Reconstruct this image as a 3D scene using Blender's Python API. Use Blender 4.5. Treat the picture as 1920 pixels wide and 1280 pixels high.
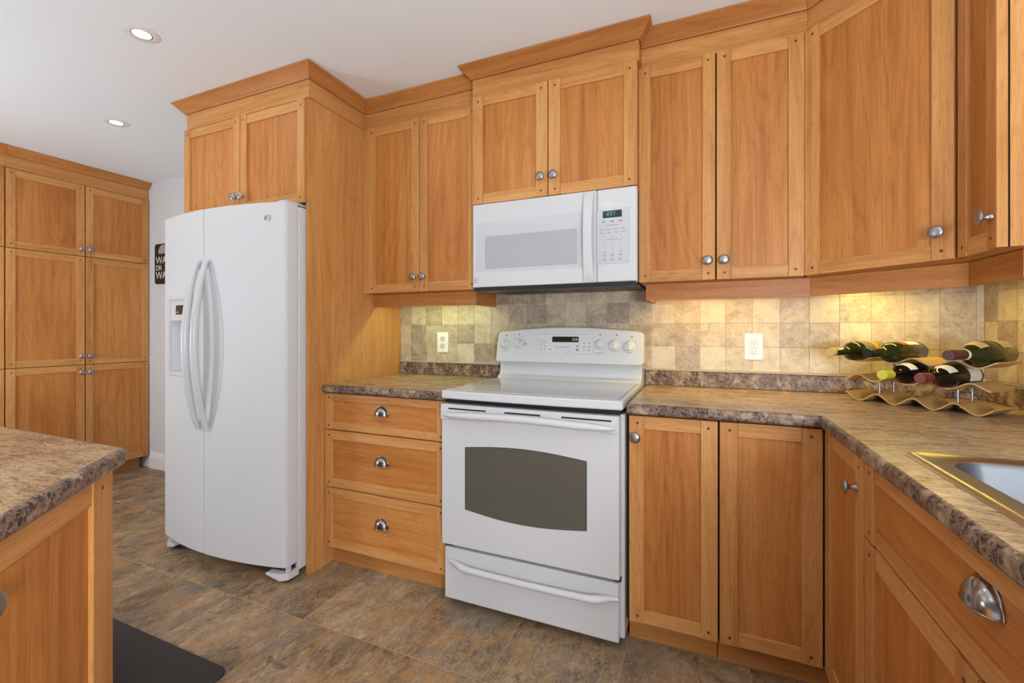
import bpy, bmesh, math, random
from mathutils import Matrix, Vector

PI = math.pi
rnd = random.Random(7)
S2 = math.sqrt(2.0)
for o in list(bpy.data.objects):
    bpy.data.objects.remove(o)
SC = bpy.context.scene
COL = SC.collection

# ------------------------------------------------------------------ camera
cam_d = bpy.data.cameras.new('camera')
cam = bpy.data.objects.new('camera', cam_d)
COL.objects.link(cam)
cam_d.sensor_width = 36.0
cam_d.lens = 832.05 / 1920 * 36.0
cam_d.shift_y = -21.1 / 1920
cam_d.clip_start = 0.02
cam.location = (0.2335, -2.3184, 1.1849)
cam.rotation_euler = (PI / 2, 0, 0.4001)
SC.camera = cam

# ------------------------------------------------------------------ world, exposure
world = bpy.data.worlds.new('daylight')
SC.world = world
world.use_nodes = True
wt = world.node_tree
bg = wt.nodes['Background']
# overcast sky above, brighter half added below the horizon to light the ceiling
tc = wt.nodes.new('ShaderNodeTexCoord')
sx = wt.nodes.new('ShaderNodeSeparateXYZ')
wr = wt.nodes.new('ShaderNodeValToRGB')
mr = wt.nodes.new('ShaderNodeMapRange')
wt.links.new(tc.outputs['Generated'], sx.inputs[0])
wt.links.new(sx.outputs[2], mr.inputs[0])
mr.inputs[1].default_value = -0.35
mr.inputs[2].default_value = 0.35
wt.links.new(mr.outputs[0], wr.inputs[0])
wre = wr.color_ramp.elements
wre[0].position, wre[0].color = 0.40, (0.96, 0.985, 1.03, 1)
wre[1].position, wre[1].color = 0.60, (0.25, 0.255, 0.265, 1)
wt.links.new(wr.outputs[0], bg.inputs[0])
bg.inputs[1].default_value = 0.92
SC.view_settings.view_transform = 'Standard'
SC.view_settings.look = 'None'
SC.view_settings.exposure = 0.0
SC.view_settings.gamma = 1.0
SC.view_settings.use_curve_mapping = False


def area_light(name, loc, sx, sy, power, color, rot=(0, 0, 0), parent=None, shape='RECTANGLE', spread=PI):
    l = bpy.data.lights.new(name, 'AREA')
    l.shape = shape
    l.size = sx
    if shape in ('RECTANGLE', 'ELLIPSE'):
        l.size_y = sy
    l.energy = power
    l.color = color
    l.spread = spread
    o = bpy.data.objects.new(name, l)
    COL.objects.link(o)
    o.location = loc
    o.rotation_euler = rot
    o.parent = parent
    return o


LAMP_COL = (1.0, 0.985, 0.97)
# ceiling lamps of the room that hang outside the frame
for i, (lx, ly) in enumerate([(-0.6, -1.5), (0.75, -1.55), (-0.6, -3.0), (0.75, -3.0), (-2.6, -2.6)]):
    area_light('ceiling_lamp_light', (lx, ly, 2.44), 0.12, 0.12, 1.6, LAMP_COL, shape='DISK')

# fill lights added behind and beside the camera to brighten the room
for lx, ly, lz, pw in [(1.0, -3.0, 1.2, 132), (-3.4, -2.4, 1.1, 65)]:
    pl_d = bpy.data.lights.new('added_fill_light', 'POINT')
    pl_d.energy = pw
    pl_d.color = (0.93, 0.975, 1.02)
    pl_d.shadow_soft_size = 0.28
    pl_o = bpy.data.objects.new('added_fill_light', pl_d)
    COL.objects.link(pl_o)
    pl_o.location = (lx, ly, lz)


# ------------------------------------------------------------------ materials
def srgb(r, g, b):
    def f(c):
        c /= 255.0
        return c / 12.92 if c <= 0.04045 else ((c + 0.055) / 1.055) ** 2.4
    return (f(r), f(g), f(b), 1.0)


class NT:
    def __init__(self, name):
        self.m = bpy.data.materials.new(name)
        self.m.use_nodes = True
        self.t = self.m.node_tree
        self.b = self.t.nodes['Principled BSDF']

    def n(self, kind, **kw):
        nd = self.t.nodes.new(kind)
        for k, v in kw.items():
            setattr(nd, k, v)
        return nd

    def l(self, a, b):
        self.t.links.new(a, b)

    def val(self, sock, v):
        if isinstance(v, (int, float, tuple)):
            sock.default_value = v
        else:
            self.l(v, sock)

    def math(self, op, a, b=0.0, c=0.0):
        nd = self.n('ShaderNodeMath', operation=op)
        self.val(nd.inputs[0], a)
        self.val(nd.inputs[1], b)
        self.val(nd.inputs[2], c)
        return nd.outputs[0]

    def mix(self, f, a, b, blend='MIX'):
        nd = self.n('ShaderNodeMix', data_type='RGBA', blend_type=blend)
        self.val(nd.inputs[0], f)
        self.val(nd.inputs[6], a)
        self.val(nd.inputs[7], b)
        return nd.outputs[2]

    def ramp(self, f, stops, interp='LINEAR'):
        nd = self.n('ShaderNodeValToRGB')
        nd.color_ramp.interpolation = interp
        e = nd.color_ramp.elements
        while len(e) < len(stops):
            e.new(0.5)
        for k, (p, c) in enumerate(stops):
            e[k].position = p
            e[k].color = c
        self.l(f, nd.inputs[0])
        return nd.outputs[0]

    def sramp(self, f, lo, hi, a=0.0, b=1.0):
        nd = self.n('ShaderNodeMapRange', interpolation_type='SMOOTHSTEP')
        self.l(f, nd.inputs[0])
        for k, v in enumerate((lo, hi, a, b)):
            nd.inputs[1 + k].default_value = v
        return nd.outputs[0]

    def mapping(self, vec, scale=(1, 1, 1), loc=(0, 0, 0), rot=(0, 0, 0)):
        nd = self.n('ShaderNodeMapping')
        self.l(vec, nd.inputs[0])
        nd.inputs[1].default_value = loc
        nd.inputs[2].default_value = rot
        nd.inputs[3].default_value = scale
        return nd.outputs[0]

    def noise(self, vec, scale=1.0, detail=3.0, rough=0.5, dist=0.0, out=0):
        nd = self.n('ShaderNodeTexNoise')
        self.l(vec, nd.inputs['Vector'])
        nd.inputs['Scale'].default_value = scale
        nd.inputs['Detail'].default_value = detail
        nd.inputs['Roughness'].default_value = rough
        nd.inputs['Distortion'].default_value = dist
        return nd.outputs[out]

    def bump(self, h, strength=0.2, dist=0.002):
        nd = self.n('ShaderNodeBump')
        nd.inputs['Strength'].default_value = strength
        nd.inputs['Distance'].default_value = dist
        self.l(h, nd.inputs['Height'])
        self.l(nd.outputs[0], self.b.inputs['Normal'])


def plain(name, col, rough=0.5, metal=0.0, coat=0.0, emit=0.0, spec=0.5, coat_rough=0.05):
    m = NT(name)
    m.b.inputs['Base Color'].default_value = col
    m.b.inputs['Roughness'].default_value = rough
    m.b.inputs['Metallic'].default_value = metal
    m.b.inputs['Coat Weight'].default_value = coat
    m.b.inputs['Coat Roughness'].default_value = coat_rough
    m.b.inputs['Specular IOR Level'].default_value = spec
    if emit:
        m.b.inputs['Emission Color'].default_value = col
        m.b.inputs['Emission Strength'].default_value = emit
    return m.m


def wood(name, light, mid, dark, rough=0.42):
    m = NT(name)
    uv = m.n('ShaderNodeUVMap', uv_map='UVMap').outputs[0]
    tone = m.noise(m.mapping(uv, (1.6, 0.5, 1)), 1.0, 2, 0.5)
    rings0 = m.noise(m.mapping(uv, (6.0, 0.7, 1)), 1.0, 2.0, 0.5, 0.5)
    rings = m.math('PINGPONG', m.math('MULTIPLY', rings0, 12.0), 0.5)
    rings = m.math('MULTIPLY', rings, 2.0)
    fine = m.noise(m.mapping(uv, (170, 3.2, 1)), 1.0, 3, 0.65)
    dash = m.noise(m.mapping(uv, (330, 22, 1)), 1.0, 2, 0.55)
    streak = m.noise(m.mapping(uv, (26, 0.7, 1)), 1.0, 2, 0.55)
    f = m.math('ADD', m.math('MULTIPLY', m.sramp(tone, 0.30, 0.70), 0.36),
               m.math('MULTIPLY', m.sramp(streak, 0.30, 0.70), 0.28))
    f = m.math('ADD', f, m.math('MULTIPLY', m.math('POWER', rings, 2.0), 0.20))
    f = m.math('ADD', f, m.math('MULTIPLY', m.sramp(fine, 0.34, 0.66), 0.20))
    c = m.ramp(f, [(0.08, light), (0.5, mid), (0.95, dark)])
    p = m.sramp(dash, 0.53, 0.66, 0.0, 0.34)
    c = m.mix(p, c, tuple(x * 0.72 for x in dark[:3]) + (1,))
    m.l(c, m.b.inputs['Base Color'])
    m.b.inputs['Roughness'].default_value = rough
    m.b.inputs['Specular IOR Level'].default_value = 0.32
    m.bump(fine, 0.08, 0.001)
    return m.m


M = {}
M['wood'] = wood('oak_frame', (0.655, 0.338, 0.119, 1), (0.555, 0.253, 0.075, 1), (0.39, 0.155, 0.038, 1))
M['panel'] = wood('oak_panel', (0.60, 0.270, 0.078, 1), (0.495, 0.190, 0.043, 1), (0.34, 0.110, 0.020, 1))
M['trimwood'] = wood('oak_trim', (0.57, 0.255, 0.076, 1), (0.47, 0.187, 0.048, 1), (0.33, 0.114, 0.026, 1))
M['bamboo'] = wood('bamboo', (0.62, 0.42, 0.17, 1), (0.54, 0.34, 0.125, 1), (0.43, 0.25, 0.085, 1), 0.3)
M['peg'] = plain('peg_dark', (0.125, 0.040, 0.013, 1), 0.5)
M['nickel'] = plain('brushed_nickel', (0.36, 0.36, 0.37, 1), 0.36, 1.0)
M['polished'] = plain('polished_nickel', (0.34, 0.315, 0.295, 1), 0.20, 1.0)
M['basin_steel'] = plain('brushed_steel', (0.21, 0.225, 0.245, 1), 0.40, 1.0)
M['steel'] = plain('stainless_steel', (0.50, 0.50, 0.51, 1), 0.30, 1.0)
M['white'] = plain('appliance_white', (0.60, 0.605, 0.615, 1), 0.28, coat=0.1, spec=0.35)
M['fridge_white'] = plain('fridge_enamel', (0.60, 0.605, 0.615, 1), 0.55, spec=0.35)
M['white_soft'] = plain('white_plastic', (0.62, 0.62, 0.63, 1), 0.35)
M['white_glass'] = plain('white_glass', (0.55, 0.56, 0.58, 1), 0.10, coat=0.1)
M['mw_window'] = plain('microwave_window', (0.42, 0.43, 0.44, 1), 0.12, coat=0.5)
M['grey_print'] = plain('grey_print', (0.27, 0.27, 0.29, 1), 0.5)
M['line_grey'] = plain('seam_grey', (0.38, 0.38, 0.41, 1), 0.5)
M['dark_print'] = plain('dark_print', (0.05, 0.05, 0.06, 1), 0.5)
M['black'] = plain('black_plastic', (0.012, 0.012, 0.014, 1), 0.35)
M['black_metal'] = plain('black_metal', (0.02, 0.022, 0.03, 1), 0.25, coat=0.3)
M['gap_shade'] = plain('painted_gap_shade', (0.03, 0.02, 0.015, 1), 0.8)  # shade between cabinet doors, put into the colour
M['seam_shade'] = plain('seam_shade_grey', (0.045, 0.045, 0.05, 1), 0.8)  # dark tone for the shade in the refrigerator door seam
M['badge'] = plain('badge_metal', (0.62, 0.62, 0.63, 1), 0.35, 0.6)
M['display'] = plain('display_glass', (0.008, 0.016, 0.02, 1), 0.08)
M['display_brown'] = plain('display_glass_brown', (0.018, 0.010, 0.007, 1), 0.08)
M['led'] = plain('green_led', (0.06, 0.42, 0.18, 1), 0.4, emit=0.22)
M['led2'] = plain('green_led_bright', (0.20, 0.60, 0.14, 1), 0.4, emit=0.30)
M['lens'] = plain('lamp_lens', (1.0, 0.97, 0.92, 1), 0.4, emit=9.0)
M['trim_white'] = plain('lamp_trim', (0.78, 0.78, 0.78, 1), 0.4)
M['strip'] = plain('light_strip', (1.0, 0.90, 0.62, 1), 0.4, emit=2.0)
M['paint'] = plain('ceiling_paint', (0.83, 0.885, 0.94, 1), 0.8, spec=0.2)
M['wallpaint'] = plain('wall_paint', (0.66, 0.68, 0.70, 1), 0.8, spec=0.2)
M['baseboard'] = plain('baseboard_paint', (0.82, 0.82, 0.82, 1), 0.4)
M['outlet'] = plain('outlet_plastic', (0.86, 0.86, 0.84, 1), 0.35)
M['mat'] = plain('rubber_mat', (0.030, 0.025, 0.024, 1), 0.75)
M['signblack'] = plain('sign_black', (0.018, 0.014, 0.014, 1), 0.55)
M['signwhite'] = plain('sign_white', (0.75, 0.73, 0.72, 1), 0.6)
M['signgrey'] = plain('sign_grey', (0.38, 0.33, 0.33, 1), 0.6)
M['caulk'] = plain('caulk', (0.50, 0.40, 0.25, 1), 0.6)
M['grout'] = plain('tile_grout', (0.62, 0.55, 0.42, 1), 0.8)


def glass_dark(name, col, trans=0.0):
    m = NT(name)
    m.b.inputs['Base Color'].default_value = col
    m.b.inputs['Roughness'].default_value = 0.04
    m.b.inputs['Specular IOR Level'].default_value = 0.38
    m.b.inputs['Transmission Weight'].default_value = trans
    return m.m


M['oven_glass'] = glass_dark('oven_glass', (0.100, 0.094, 0.076, 1))
M['bottle_olive'] = glass_dark('olive_glass', (0.030, 0.034, 0.008, 1), 0.10)
M['bottle_dark'] = glass_dark('dark_glass', (0.010, 0.008, 0.006, 1))
M['cap_gold'] = plain('cork_gold', (0.62, 0.42, 0.14, 1), 0.45)
M['cap_black'] = plain('foil_black', (0.010, 0.010, 0.010, 1), 0.38, spec=0.25)
M['cap_yellow'] = plain('foil_yellow', (0.60, 0.56, 0.05, 1), 0.3)
M['cap_red'] = plain('foil_red', (0.165, 0.018, 0.020, 1), 0.35)
M['cap_maroon'] = plain('foil_maroon', (0.080, 0.020, 0.018, 1), 0.4)
M['label_white'] = plain('label_white', (0.78, 0.74, 0.66, 1), 0.6)
M['label_red'] = plain('label_red', (0.45, 0.05, 0.05, 1), 0.6)
M['label_tan'] = plain('label_tan', (0.66, 0.48, 0.22, 1), 0.6)
M['label_grey'] = plain('label_grey', (0.20, 0.18, 0.13, 1), 0.5)
M['label_orange'] = plain('label_orange', (0.62, 0.30, 0.05, 1), 0.5)


def floor_mat():
    m = NT('slate_floor')
    pos = m.n('ShaderNodeNewGeometry').outputs['Position']
    sep = m.n('ShaderNodeSeparateXYZ')
    m.l(pos, sep.inputs[0])
    T = 0.4155
    u = m.math('DIVIDE', m.math('ADD', sep.outputs[0], 0.02), T)
    v = m.math('DIVIDE', m.math('ADD', sep.outputs[1], 0.978), T)
    iu, iv = m.math('FLOOR', u), m.math('FLOOR', v)
    fu, fv = m.math('FRACT', u), m.math('FRACT', v)
    eu = m.math('MINIMUM', fu, m.math('SUBTRACT', 1.0, fu))
    ev = m.math('MINIMUM', fv, m.math('SUBTRACT', 1.0, fv))
    edge = m.math('MINIMUM', eu, ev)
    wn = m.n('ShaderNodeTexWhiteNoise', noise_dimensions='2D')
    cmb = m.n('ShaderNodeCombineXYZ')
    m.l(iu, cmb.inputs[0])
    m.l(iv, cmb.inputs[1])
    m.l(cmb.outputs[0], wn.inputs[0])
    off = m.n('ShaderNodeVectorMath', operation='SCALE')
    m.l(wn.outputs[1], off.inputs[0])
    off.inputs[3].default_value = 9.0
    vec = m.n('ShaderNodeVectorMath', operation='ADD')
    m.l(pos, vec.inputs[0])
    m.l(off.outputs[0], vec.inputs[1])
    vv = vec.outputs[0]
    rot = m.mapping(vv, (1, 1, 1), rot=(0, 0, 0.10))
    st = m.mapping(rot, (1.55, 1.0, 1))
    big = m.noise(st, 2.6, 6, 0.60, 0.9)
    med = m.noise(st, 10.0, 8, 0.74, 1.1)
    fine = m.noise(m.mapping(rot, (1.5, 1, 1)), 55, 6, 0.75, 1.0)
    f = m.math('ADD', m.math('MULTIPLY', m.math('SUBTRACT', big, 0.5), 1.3), m.math('MULTIPLY', m.math('SUBTRACT', med, 0.5), 1.1))
    f = m.math('ADD', f, m.math('MULTIPLY', m.math('SUBTRACT', fine, 0.5), 0.9))
    f = m.math('ADD', m.math('ADD', f, 0.5), m.math('MULTIPLY', m.math('SUBTRACT', wn.outputs[0], 0.5), 0.10))
    c = m.ramp(f, [(0.12, (0.075, 0.050, 0.034, 1)), (0.34, (0.185, 0.122, 0.072, 1)),
                   (0.52, (0.300, 0.200, 0.112, 1)), (0.70, (0.400, 0.280, 0.165, 1)), (0.90, (0.55, 0.42, 0.28, 1))])
    warm = m.noise(m.mapping(rot, (1.4, 1, 1)), 4.2, 5, 0.62, 0.8)
    c = m.mix(m.sramp(warm, 0.50, 0.64, 0.0, 0.72), c, (0.40, 0.215, 0.080, 1))
    grey = m.noise(m.mapping(rot, (1.5, 1.0, 1), loc=(3, 7, 1)), 3.6, 6, 0.64, 0.8)
    c = m.mix(m.sramp(grey, 0.51, 0.62, 0.0, 0.66), c, (0.215, 0.170, 0.130, 1))
    dark = m.noise(m.mapping(rot, (1.7, 1.0, 1), loc=(1, 4, 6)), 6.0, 7, 0.68, 1.0)
    c = m.mix(m.sramp(dark, 0.58, 0.66, 0.0, 0.70), c, (0.085, 0.060, 0.042, 1))
    vein = m.noise(m.mapping(rot, (2.2, 1.0, 1), loc=(5, 1, 2)), 9.0, 7, 0.74, 1.0)
    vein = m.math('ABSOLUTE', m.math('SUBTRACT', vein, 0.5))
    c = m.mix(m.sramp(vein, 0.0, 0.012, 0.50, 0.0), c, (0.60, 0.47, 0.31, 1))
    dk = m.noise(m.mapping(rot, (2.0, 1.0, 1), loc=(8, 3, 2)), 9.0, 7, 0.72, 1.0)
    dk = m.math('ABSOLUTE', m.math('SUBTRACT', dk, 0.5))
    c = m.mix(m.sramp(dk, 0.0, 0.012, 0.60, 0.0), c, (0.060, 0.040, 0.026, 1))
    c = m.mix(m.math('MULTIPLY', m.math('LESS_THAN', edge, 0.0034), 0.7), c, (0.47, 0.33, 0.18, 1))
    m.l(c, m.b.inputs['Base Color'])
    m.l(m.sramp(fine, 0.3, 0.7, 0.36, 0.55), m.b.inputs['Roughness'])
    m.b.inputs['Specular IOR Level'].default_value = 0.35
    m.bump(m.math('ADD', med, m.math('MULTIPLY', fine, 0.5)), 0.35, 0.004)
    return m.m


def laminate(name, edge=False):
    m = NT(name)
    pos = m.n('ShaderNodeTexCoord').outputs['Object']
    if edge:
        p = m.mapping(pos, (1, 1, 1))
        big = m.noise(p, 30, 5, 0.65, 0.6)
        c = m.ramp(big, [(0.32, (0.13, 0.082, 0.056, 1)), (0.46, (0.255, 0.172, 0.115, 1)), (0.62, (0.43, 0.325, 0.235, 1))])
        clump = m.noise(p, 13, 4, 0.65, 0.8)
        mask = m.sramp(clump, 0.41, 0.54)
        speck = m.noise(p, 100, 4, 0.7, 0.8)
        c = m.mix(m.math('MULTIPLY', mask, 0.60), c, (0.140, 0.085, 0.062, 1))
        lim = m.math('MULTIPLY', m.sramp(speck, 0.49, 0.55), m.math('ADD', m.math('MULTIPLY', mask, 0.85), 0.10))
        c = m.mix(lim, c, (0.030, 0.020, 0.022, 1))
        sp2 = m.noise(m.mapping(p, loc=(4, 4, 4)), 120, 4, 0.7, 0.6)
        c = m.mix(m.sramp(sp2, 0.60, 0.68, 0.0, 0.6), c, (0.56, 0.45, 0.34, 1))
        rust = m.noise(m.mapping(p, loc=(9, 2, 4)), 24, 4, 0.6, 0.4)
        c = m.mix(m.sramp(rust, 0.62, 0.70, 0.0, 0.6), c, (0.30, 0.14, 0.06, 1))
        m.b.inputs['Roughness'].default_value = 0.36
        m.b.inputs['Specular IOR Level'].default_value = 0.28
    else:
        p = m.mapping(pos, (1, 3.0, 1), rot=(0, 0, 0.10))
        big = m.noise(p, 5.0, 4, 0.6, 0.6)
        med = m.noise(p, 22, 6, 0.72, 0.8)
        fine = m.noise(m.mapping(pos, (1, 2.6, 1)), 80, 5, 0.7, 0.5)
        f = m.math('ADD', m.math('MULTIPLY', m.math('SUBTRACT', big, 0.5), 0.9), m.math('MULTIPLY', m.math('SUBTRACT', med, 0.5), 1.35))
        f = m.math('ADD', m.math('ADD', f, 0.5), m.math('MULTIPLY', m.math('SUBTRACT', fine, 0.5), 0.9))
        c = m.ramp(f, [(0.15, (0.17, 0.095, 0.055, 1)), (0.36, (0.34, 0.22, 0.125, 1)),
                       (0.54, (0.49, 0.345, 0.205, 1)), (0.80, (0.62, 0.48, 0.31, 1))])
        sp = m.noise(m.mapping(pos, (1, 3.4, 1), rot=(0, 0, 0.10)), 40, 6, 0.72, 0.9)
        c = m.mix(m.sramp(sp, 0.54, 0.63, 0.0, 0.80), c, (0.125, 0.070, 0.048, 1))
        pk = m.noise(m.mapping(pos, (1, 2.0, 1), loc=(2, 5, 1)), 9, 3, 0.6, 0.4)
        c = m.mix(m.sramp(pk, 0.54, 0.68, 0.0, 0.4), c, (0.44, 0.27, 0.17, 1))
        m.b.inputs['Roughness'].default_value = 0.26
    m.l(c, m.b.inputs['Base Color'])
    return m.m


def tile_mat():
    m = NT('travertine_tile')
    pos = m.n('ShaderNodeNewGeometry').outputs['Position']
    tone = m.n('ShaderNodeAttribute', attribute_name='tone').outputs['Fac']
    big = m.noise(pos, 14, 5, 0.62, 0.8)
    med = m.noise(pos, 42, 6, 0.7, 1.2)
    f = m.math('ADD', m.math('MULTIPLY', tone, 0.74), m.math('MULTIPLY', m.math('SUBTRACT', big, 0.5), 1.15))
    f = m.math('ADD', f, m.math('MULTIPLY', m.math('SUBTRACT', med, 0.5), 1.0))
    c = m.ramp(f, [(0.0, (0.64, 0.565, 0.43, 1)), (0.25, (0.54, 0.455, 0.33, 1)), (0.5, (0.41, 0.33, 0.25, 1)),
                   (0.8, (0.27, 0.205, 0.155, 1))])
    pit = m.noise(pos, 62, 5, 0.75, 1.6)
    lim = m.math('MULTIPLY', m.math('POWER', tone, 1.4), 0.95)
    c = m.mix(m.math('MULTIPLY', m.sramp(pit, 0.56, 0.66), lim), c, (0.13, 0.088, 0.066, 1))
    hi = m.noise(m.mapping(pos, loc=(3, 2, 5)), 50, 5, 0.7, 1.4)
    c = m.mix(m.sramp(hi, 0.60, 0.70, 0.0, 0.5), c, (0.66, 0.59, 0.47, 1))
    m.l(c, m.b.inputs['Base Color'])
    m.b.inputs['Roughness'].default_value = 0.42
    m.bump(med, 0.15, 0.001)
    return m.m


M['floor'] = floor_mat()
M['lam'] = laminate('laminate_top')
M['lamedge'] = laminate('laminate_edge', True)
M['tile'] = tile_mat()


# ------------------------------------------------------------------ mesh building
class MB:
    def __init__(self):
        self.v, self.f, self.m, self.uv = [], [], [], []

    def face(self, pts, mat=0, uvs=None):
        b = len(self.v)
        self.v += [tuple(p) for p in pts]
        self.f.append(tuple(range(b, b + len(pts))))
        self.m.append(mat)
        self.uv.append(uvs or [(p[0], p[2]) for p in pts])

    def _add(self, verts, faces, mat, uvf):
        b = len(self.v)
        self.v += [tuple(p) for p in verts]
        for f in faces:
            self.f.append(tuple(b + i for i in f))
            self.m.append(mat)
            self.uv.append([uvf(verts[i]) for i in f])

    def _uvf(self, grain):
        ou, ov = rnd.uniform(0, 60), rnd.uniform(0, 60)
        if grain == 'z':
            return lambda p: (p[0] + 0.9 * p[1] + ou, p[2] + ov)
        if grain == 'x':
            return lambda p: (p[2] + 0.9 * p[1] + ou, p[0] + ov)
        return lambda p: (p[2] + 0.9 * p[0] + ou, p[1] + ov)

    def box(self, x0, x1, y0, y1, z0, z1, mat=0, grain='z', top_inset=None):
        vs = [(x, y, z) for z in (z0, z1) for y in (y0, y1) for x in (x0, x1)]
        fs = [(0, 2, 3, 1), (4, 5, 7, 6), (0, 1, 5, 4), (2, 6, 7, 3), (0, 4, 6, 2), (1, 3, 7, 5)]
        self._add(vs, fs, mat, self._uvf(grain))
        return self

    def prism(self, poly, a0, a1, plane='xy', mat=0, grain='z', cap_mat=None):
        """polygon extruded along the remaining axis"""
        def P(p, a):
            return {'xy': (p[0], p[1], a), 'xz': (p[0], a, p[1]), 'yz': (a, p[0], p[1])}[plane]
        n = len(poly)
        vs = [P(p, a0) for p in poly] + [P(p, a1) for p in poly]
        uvf = self._uvf(grain)
        self._add(vs, [tuple(range(n))[::-1], tuple(range(n, 2 * n))], mat if cap_mat is None else cap_mat, uvf)
        b = len(self.v) - 2 * n
        for i in range(n):
            j = (i + 1) % n
            self.f.append((b + i, b + j, b + n + j, b + n + i))
            self.m.append(mat)
            self.uv.append([uvf(self.v[k]) for k in self.f[-1]])
        return self

    def grid(self, rows, mat=0, closed_u=False, grain='z', matf=None):
        """rows: list of equal-length point lists"""
        nu, nv = len(rows[0]), len(rows)
        vs = [p for r in rows for p in r]
        fs = []
        for j in range(nv - 1):
            for i in range(nu if closed_u else nu - 1):
                i2 = (i + 1) % nu
                fs.append((j * nu + i, j * nu + i2, (j + 1) * nu + i2, (j + 1) * nu + i))
        self._add(vs, fs, mat, self._uvf(grain))
        return self

    def lathe(self, prof, n=24, T=None, mat=0):
        """profile (radius, height) about z, closed at ends when radius is 0"""
        T = T or Matrix.Identity(4)
        b0 = len(self.v)
        rings = []
        for r, h in prof:
            if r < 1e-6:
                rings.append([len(self.v)])
                self.v.append(tuple(T @ Vector((0, 0, h))))
            else:
                ring = []
                for k in range(n):
                    a = 2 * PI * k / n
                    ring.append(len(self.v))
                    self.v.append(tuple(T @ Vector((r * math.cos(a), r * math.sin(a), h))))
                rings.append(ring)
        for A, B in zip(rings[:-1], rings[1:]):
            for k in range(n):
                k2 = (k + 1) % n
                if len(A) == 1 and len(B) == 1:
                    continue
                if len(A) == 1:
                    f = (A[0], B[k2], B[k])
                elif len(B) == 1:
                    f = (A[k], A[k2], B[0])
                else:
                    f = (A[k], A[k2], B[k2], B[k])
                self.f.append(f)
                self.m.append(mat)
                self.uv.append([(self.v[i][0], self.v[i][2]) for i in f])
        return self

    def tube(self, pts, radii, n=12, mat=0, flat=1.0):
        pts = [Vector(p) for p in pts]
        if not isinstance(radii, (list, tuple)):
            radii = [radii] * len(pts)
        rings = []
        up = None
        for i, p in enumerate(pts):
            d = (pts[min(i + 1, len(pts) - 1)] - pts[max(i - 1, 0)]).normalized()
            if up is None:
                up = Vector((0, 0, 1)) if abs(d.z) < 0.9 else Vector((0, 1, 0))
            s = d.cross(up).normalized()
            u = s.cross(d).normalized()
            up = u
            rings.append([p + s * (math.cos(2 * PI * k / n) * radii[i]) + u * (math.sin(2 * PI * k / n) * radii[i] * flat)
                          for k in range(n)])
        self.grid(rings, mat, closed_u=True)
        self.face(rings[0][::-1], mat)
        self.face(rings[-1], mat)
        return self

    def build(self, name, mats, parent=None, loc=(0, 0, 0), rotz=0.0, bevel=0.0, seg=2, smooth=False, angle=35, recalc=True):
        me = bpy.data.meshes.new(name)
        me.from_pydata(self.v, [], self.f)
        for mt in (mats if isinstance(mats, (list, tuple)) else [mats]):
            me.materials.append(M[mt])
        for p, mi in zip(me.polygons, self.m):
            p.material_index = mi
        uvl = me.uv_layers.new(name='UVMap')
        k = 0
        for u in self.uv:
            for t in u:
                uvl.data[k].uv = t
                k += 1
        bm = bmesh.new()
        bm.from_mesh(me)
        bmesh.ops.remove_doubles(bm, verts=bm.verts, dist=1e-6)
        if recalc:
            bmesh.ops.recalc_face_normals(bm, faces=bm.faces)
        bm.to_mesh(me)
        bm.free()
        if smooth:
            for p in me.polygons:
                p.use_smooth = True
            me.set_sharp_from_angle(angle=math.radians(angle))
        me.update()
        o = bpy.data.objects.new(name, me)
        COL.objects.link(o)
        o.location = loc
        o.rotation_euler = (0, 0, rotz)
        if parent:
            o.parent = parent
        if bevel:
            b = o.modifiers.new('edge', 'BEVEL')
            b.width = bevel
            b.segments = seg
            b.limit_method = 'ANGLE'
            b.angle_limit = math.radians(40)
            if smooth:
                b.harden_normals = True
        return o


def tag(o, label, cat, group=None, kind=None):
    o['label'] = label
    o['category'] = cat
    if group:
        o['group'] = group
    if kind:
        o['kind'] = kind
    return o


def thing(name, label, cat, loc, rotz=0.0, group=None):
    o = bpy.data.objects.new(name, None)
    o.empty_display_size = 0.1
    COL.objects.link(o)
    o.location = loc
    o.rotation_euler = (0, 0, rotz)
    return tag(o, label, cat, group)


def structure(o):
    o['kind'] = 'structure'
    return o


def copy_tree(o, parent=None):
    c = o.copy()
    COL.objects.link(c)
    c.parent = parent
    for ch in list(o.children):
        copy_tree(ch, c)
    return c


def shift(poly, dx, dy):
    return [(x + dx, y + dy) for x, y in poly]


def rounded_rect(x0, x1, y0, y1, r, n=5):
    pts = []
    for cx, cy, a0 in ((x1 - r, y0 + r, -PI / 2), (x1 - r, y1 - r, 0), (x0 + r, y1 - r, PI / 2), (x0 + r, y0 + r, PI)):
        for k in range(n + 1):
            a = a0 + PI / 2 * k / n
            pts.append((cx + r * math.cos(a), cy + r * math.sin(a)))
    return pts


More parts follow.
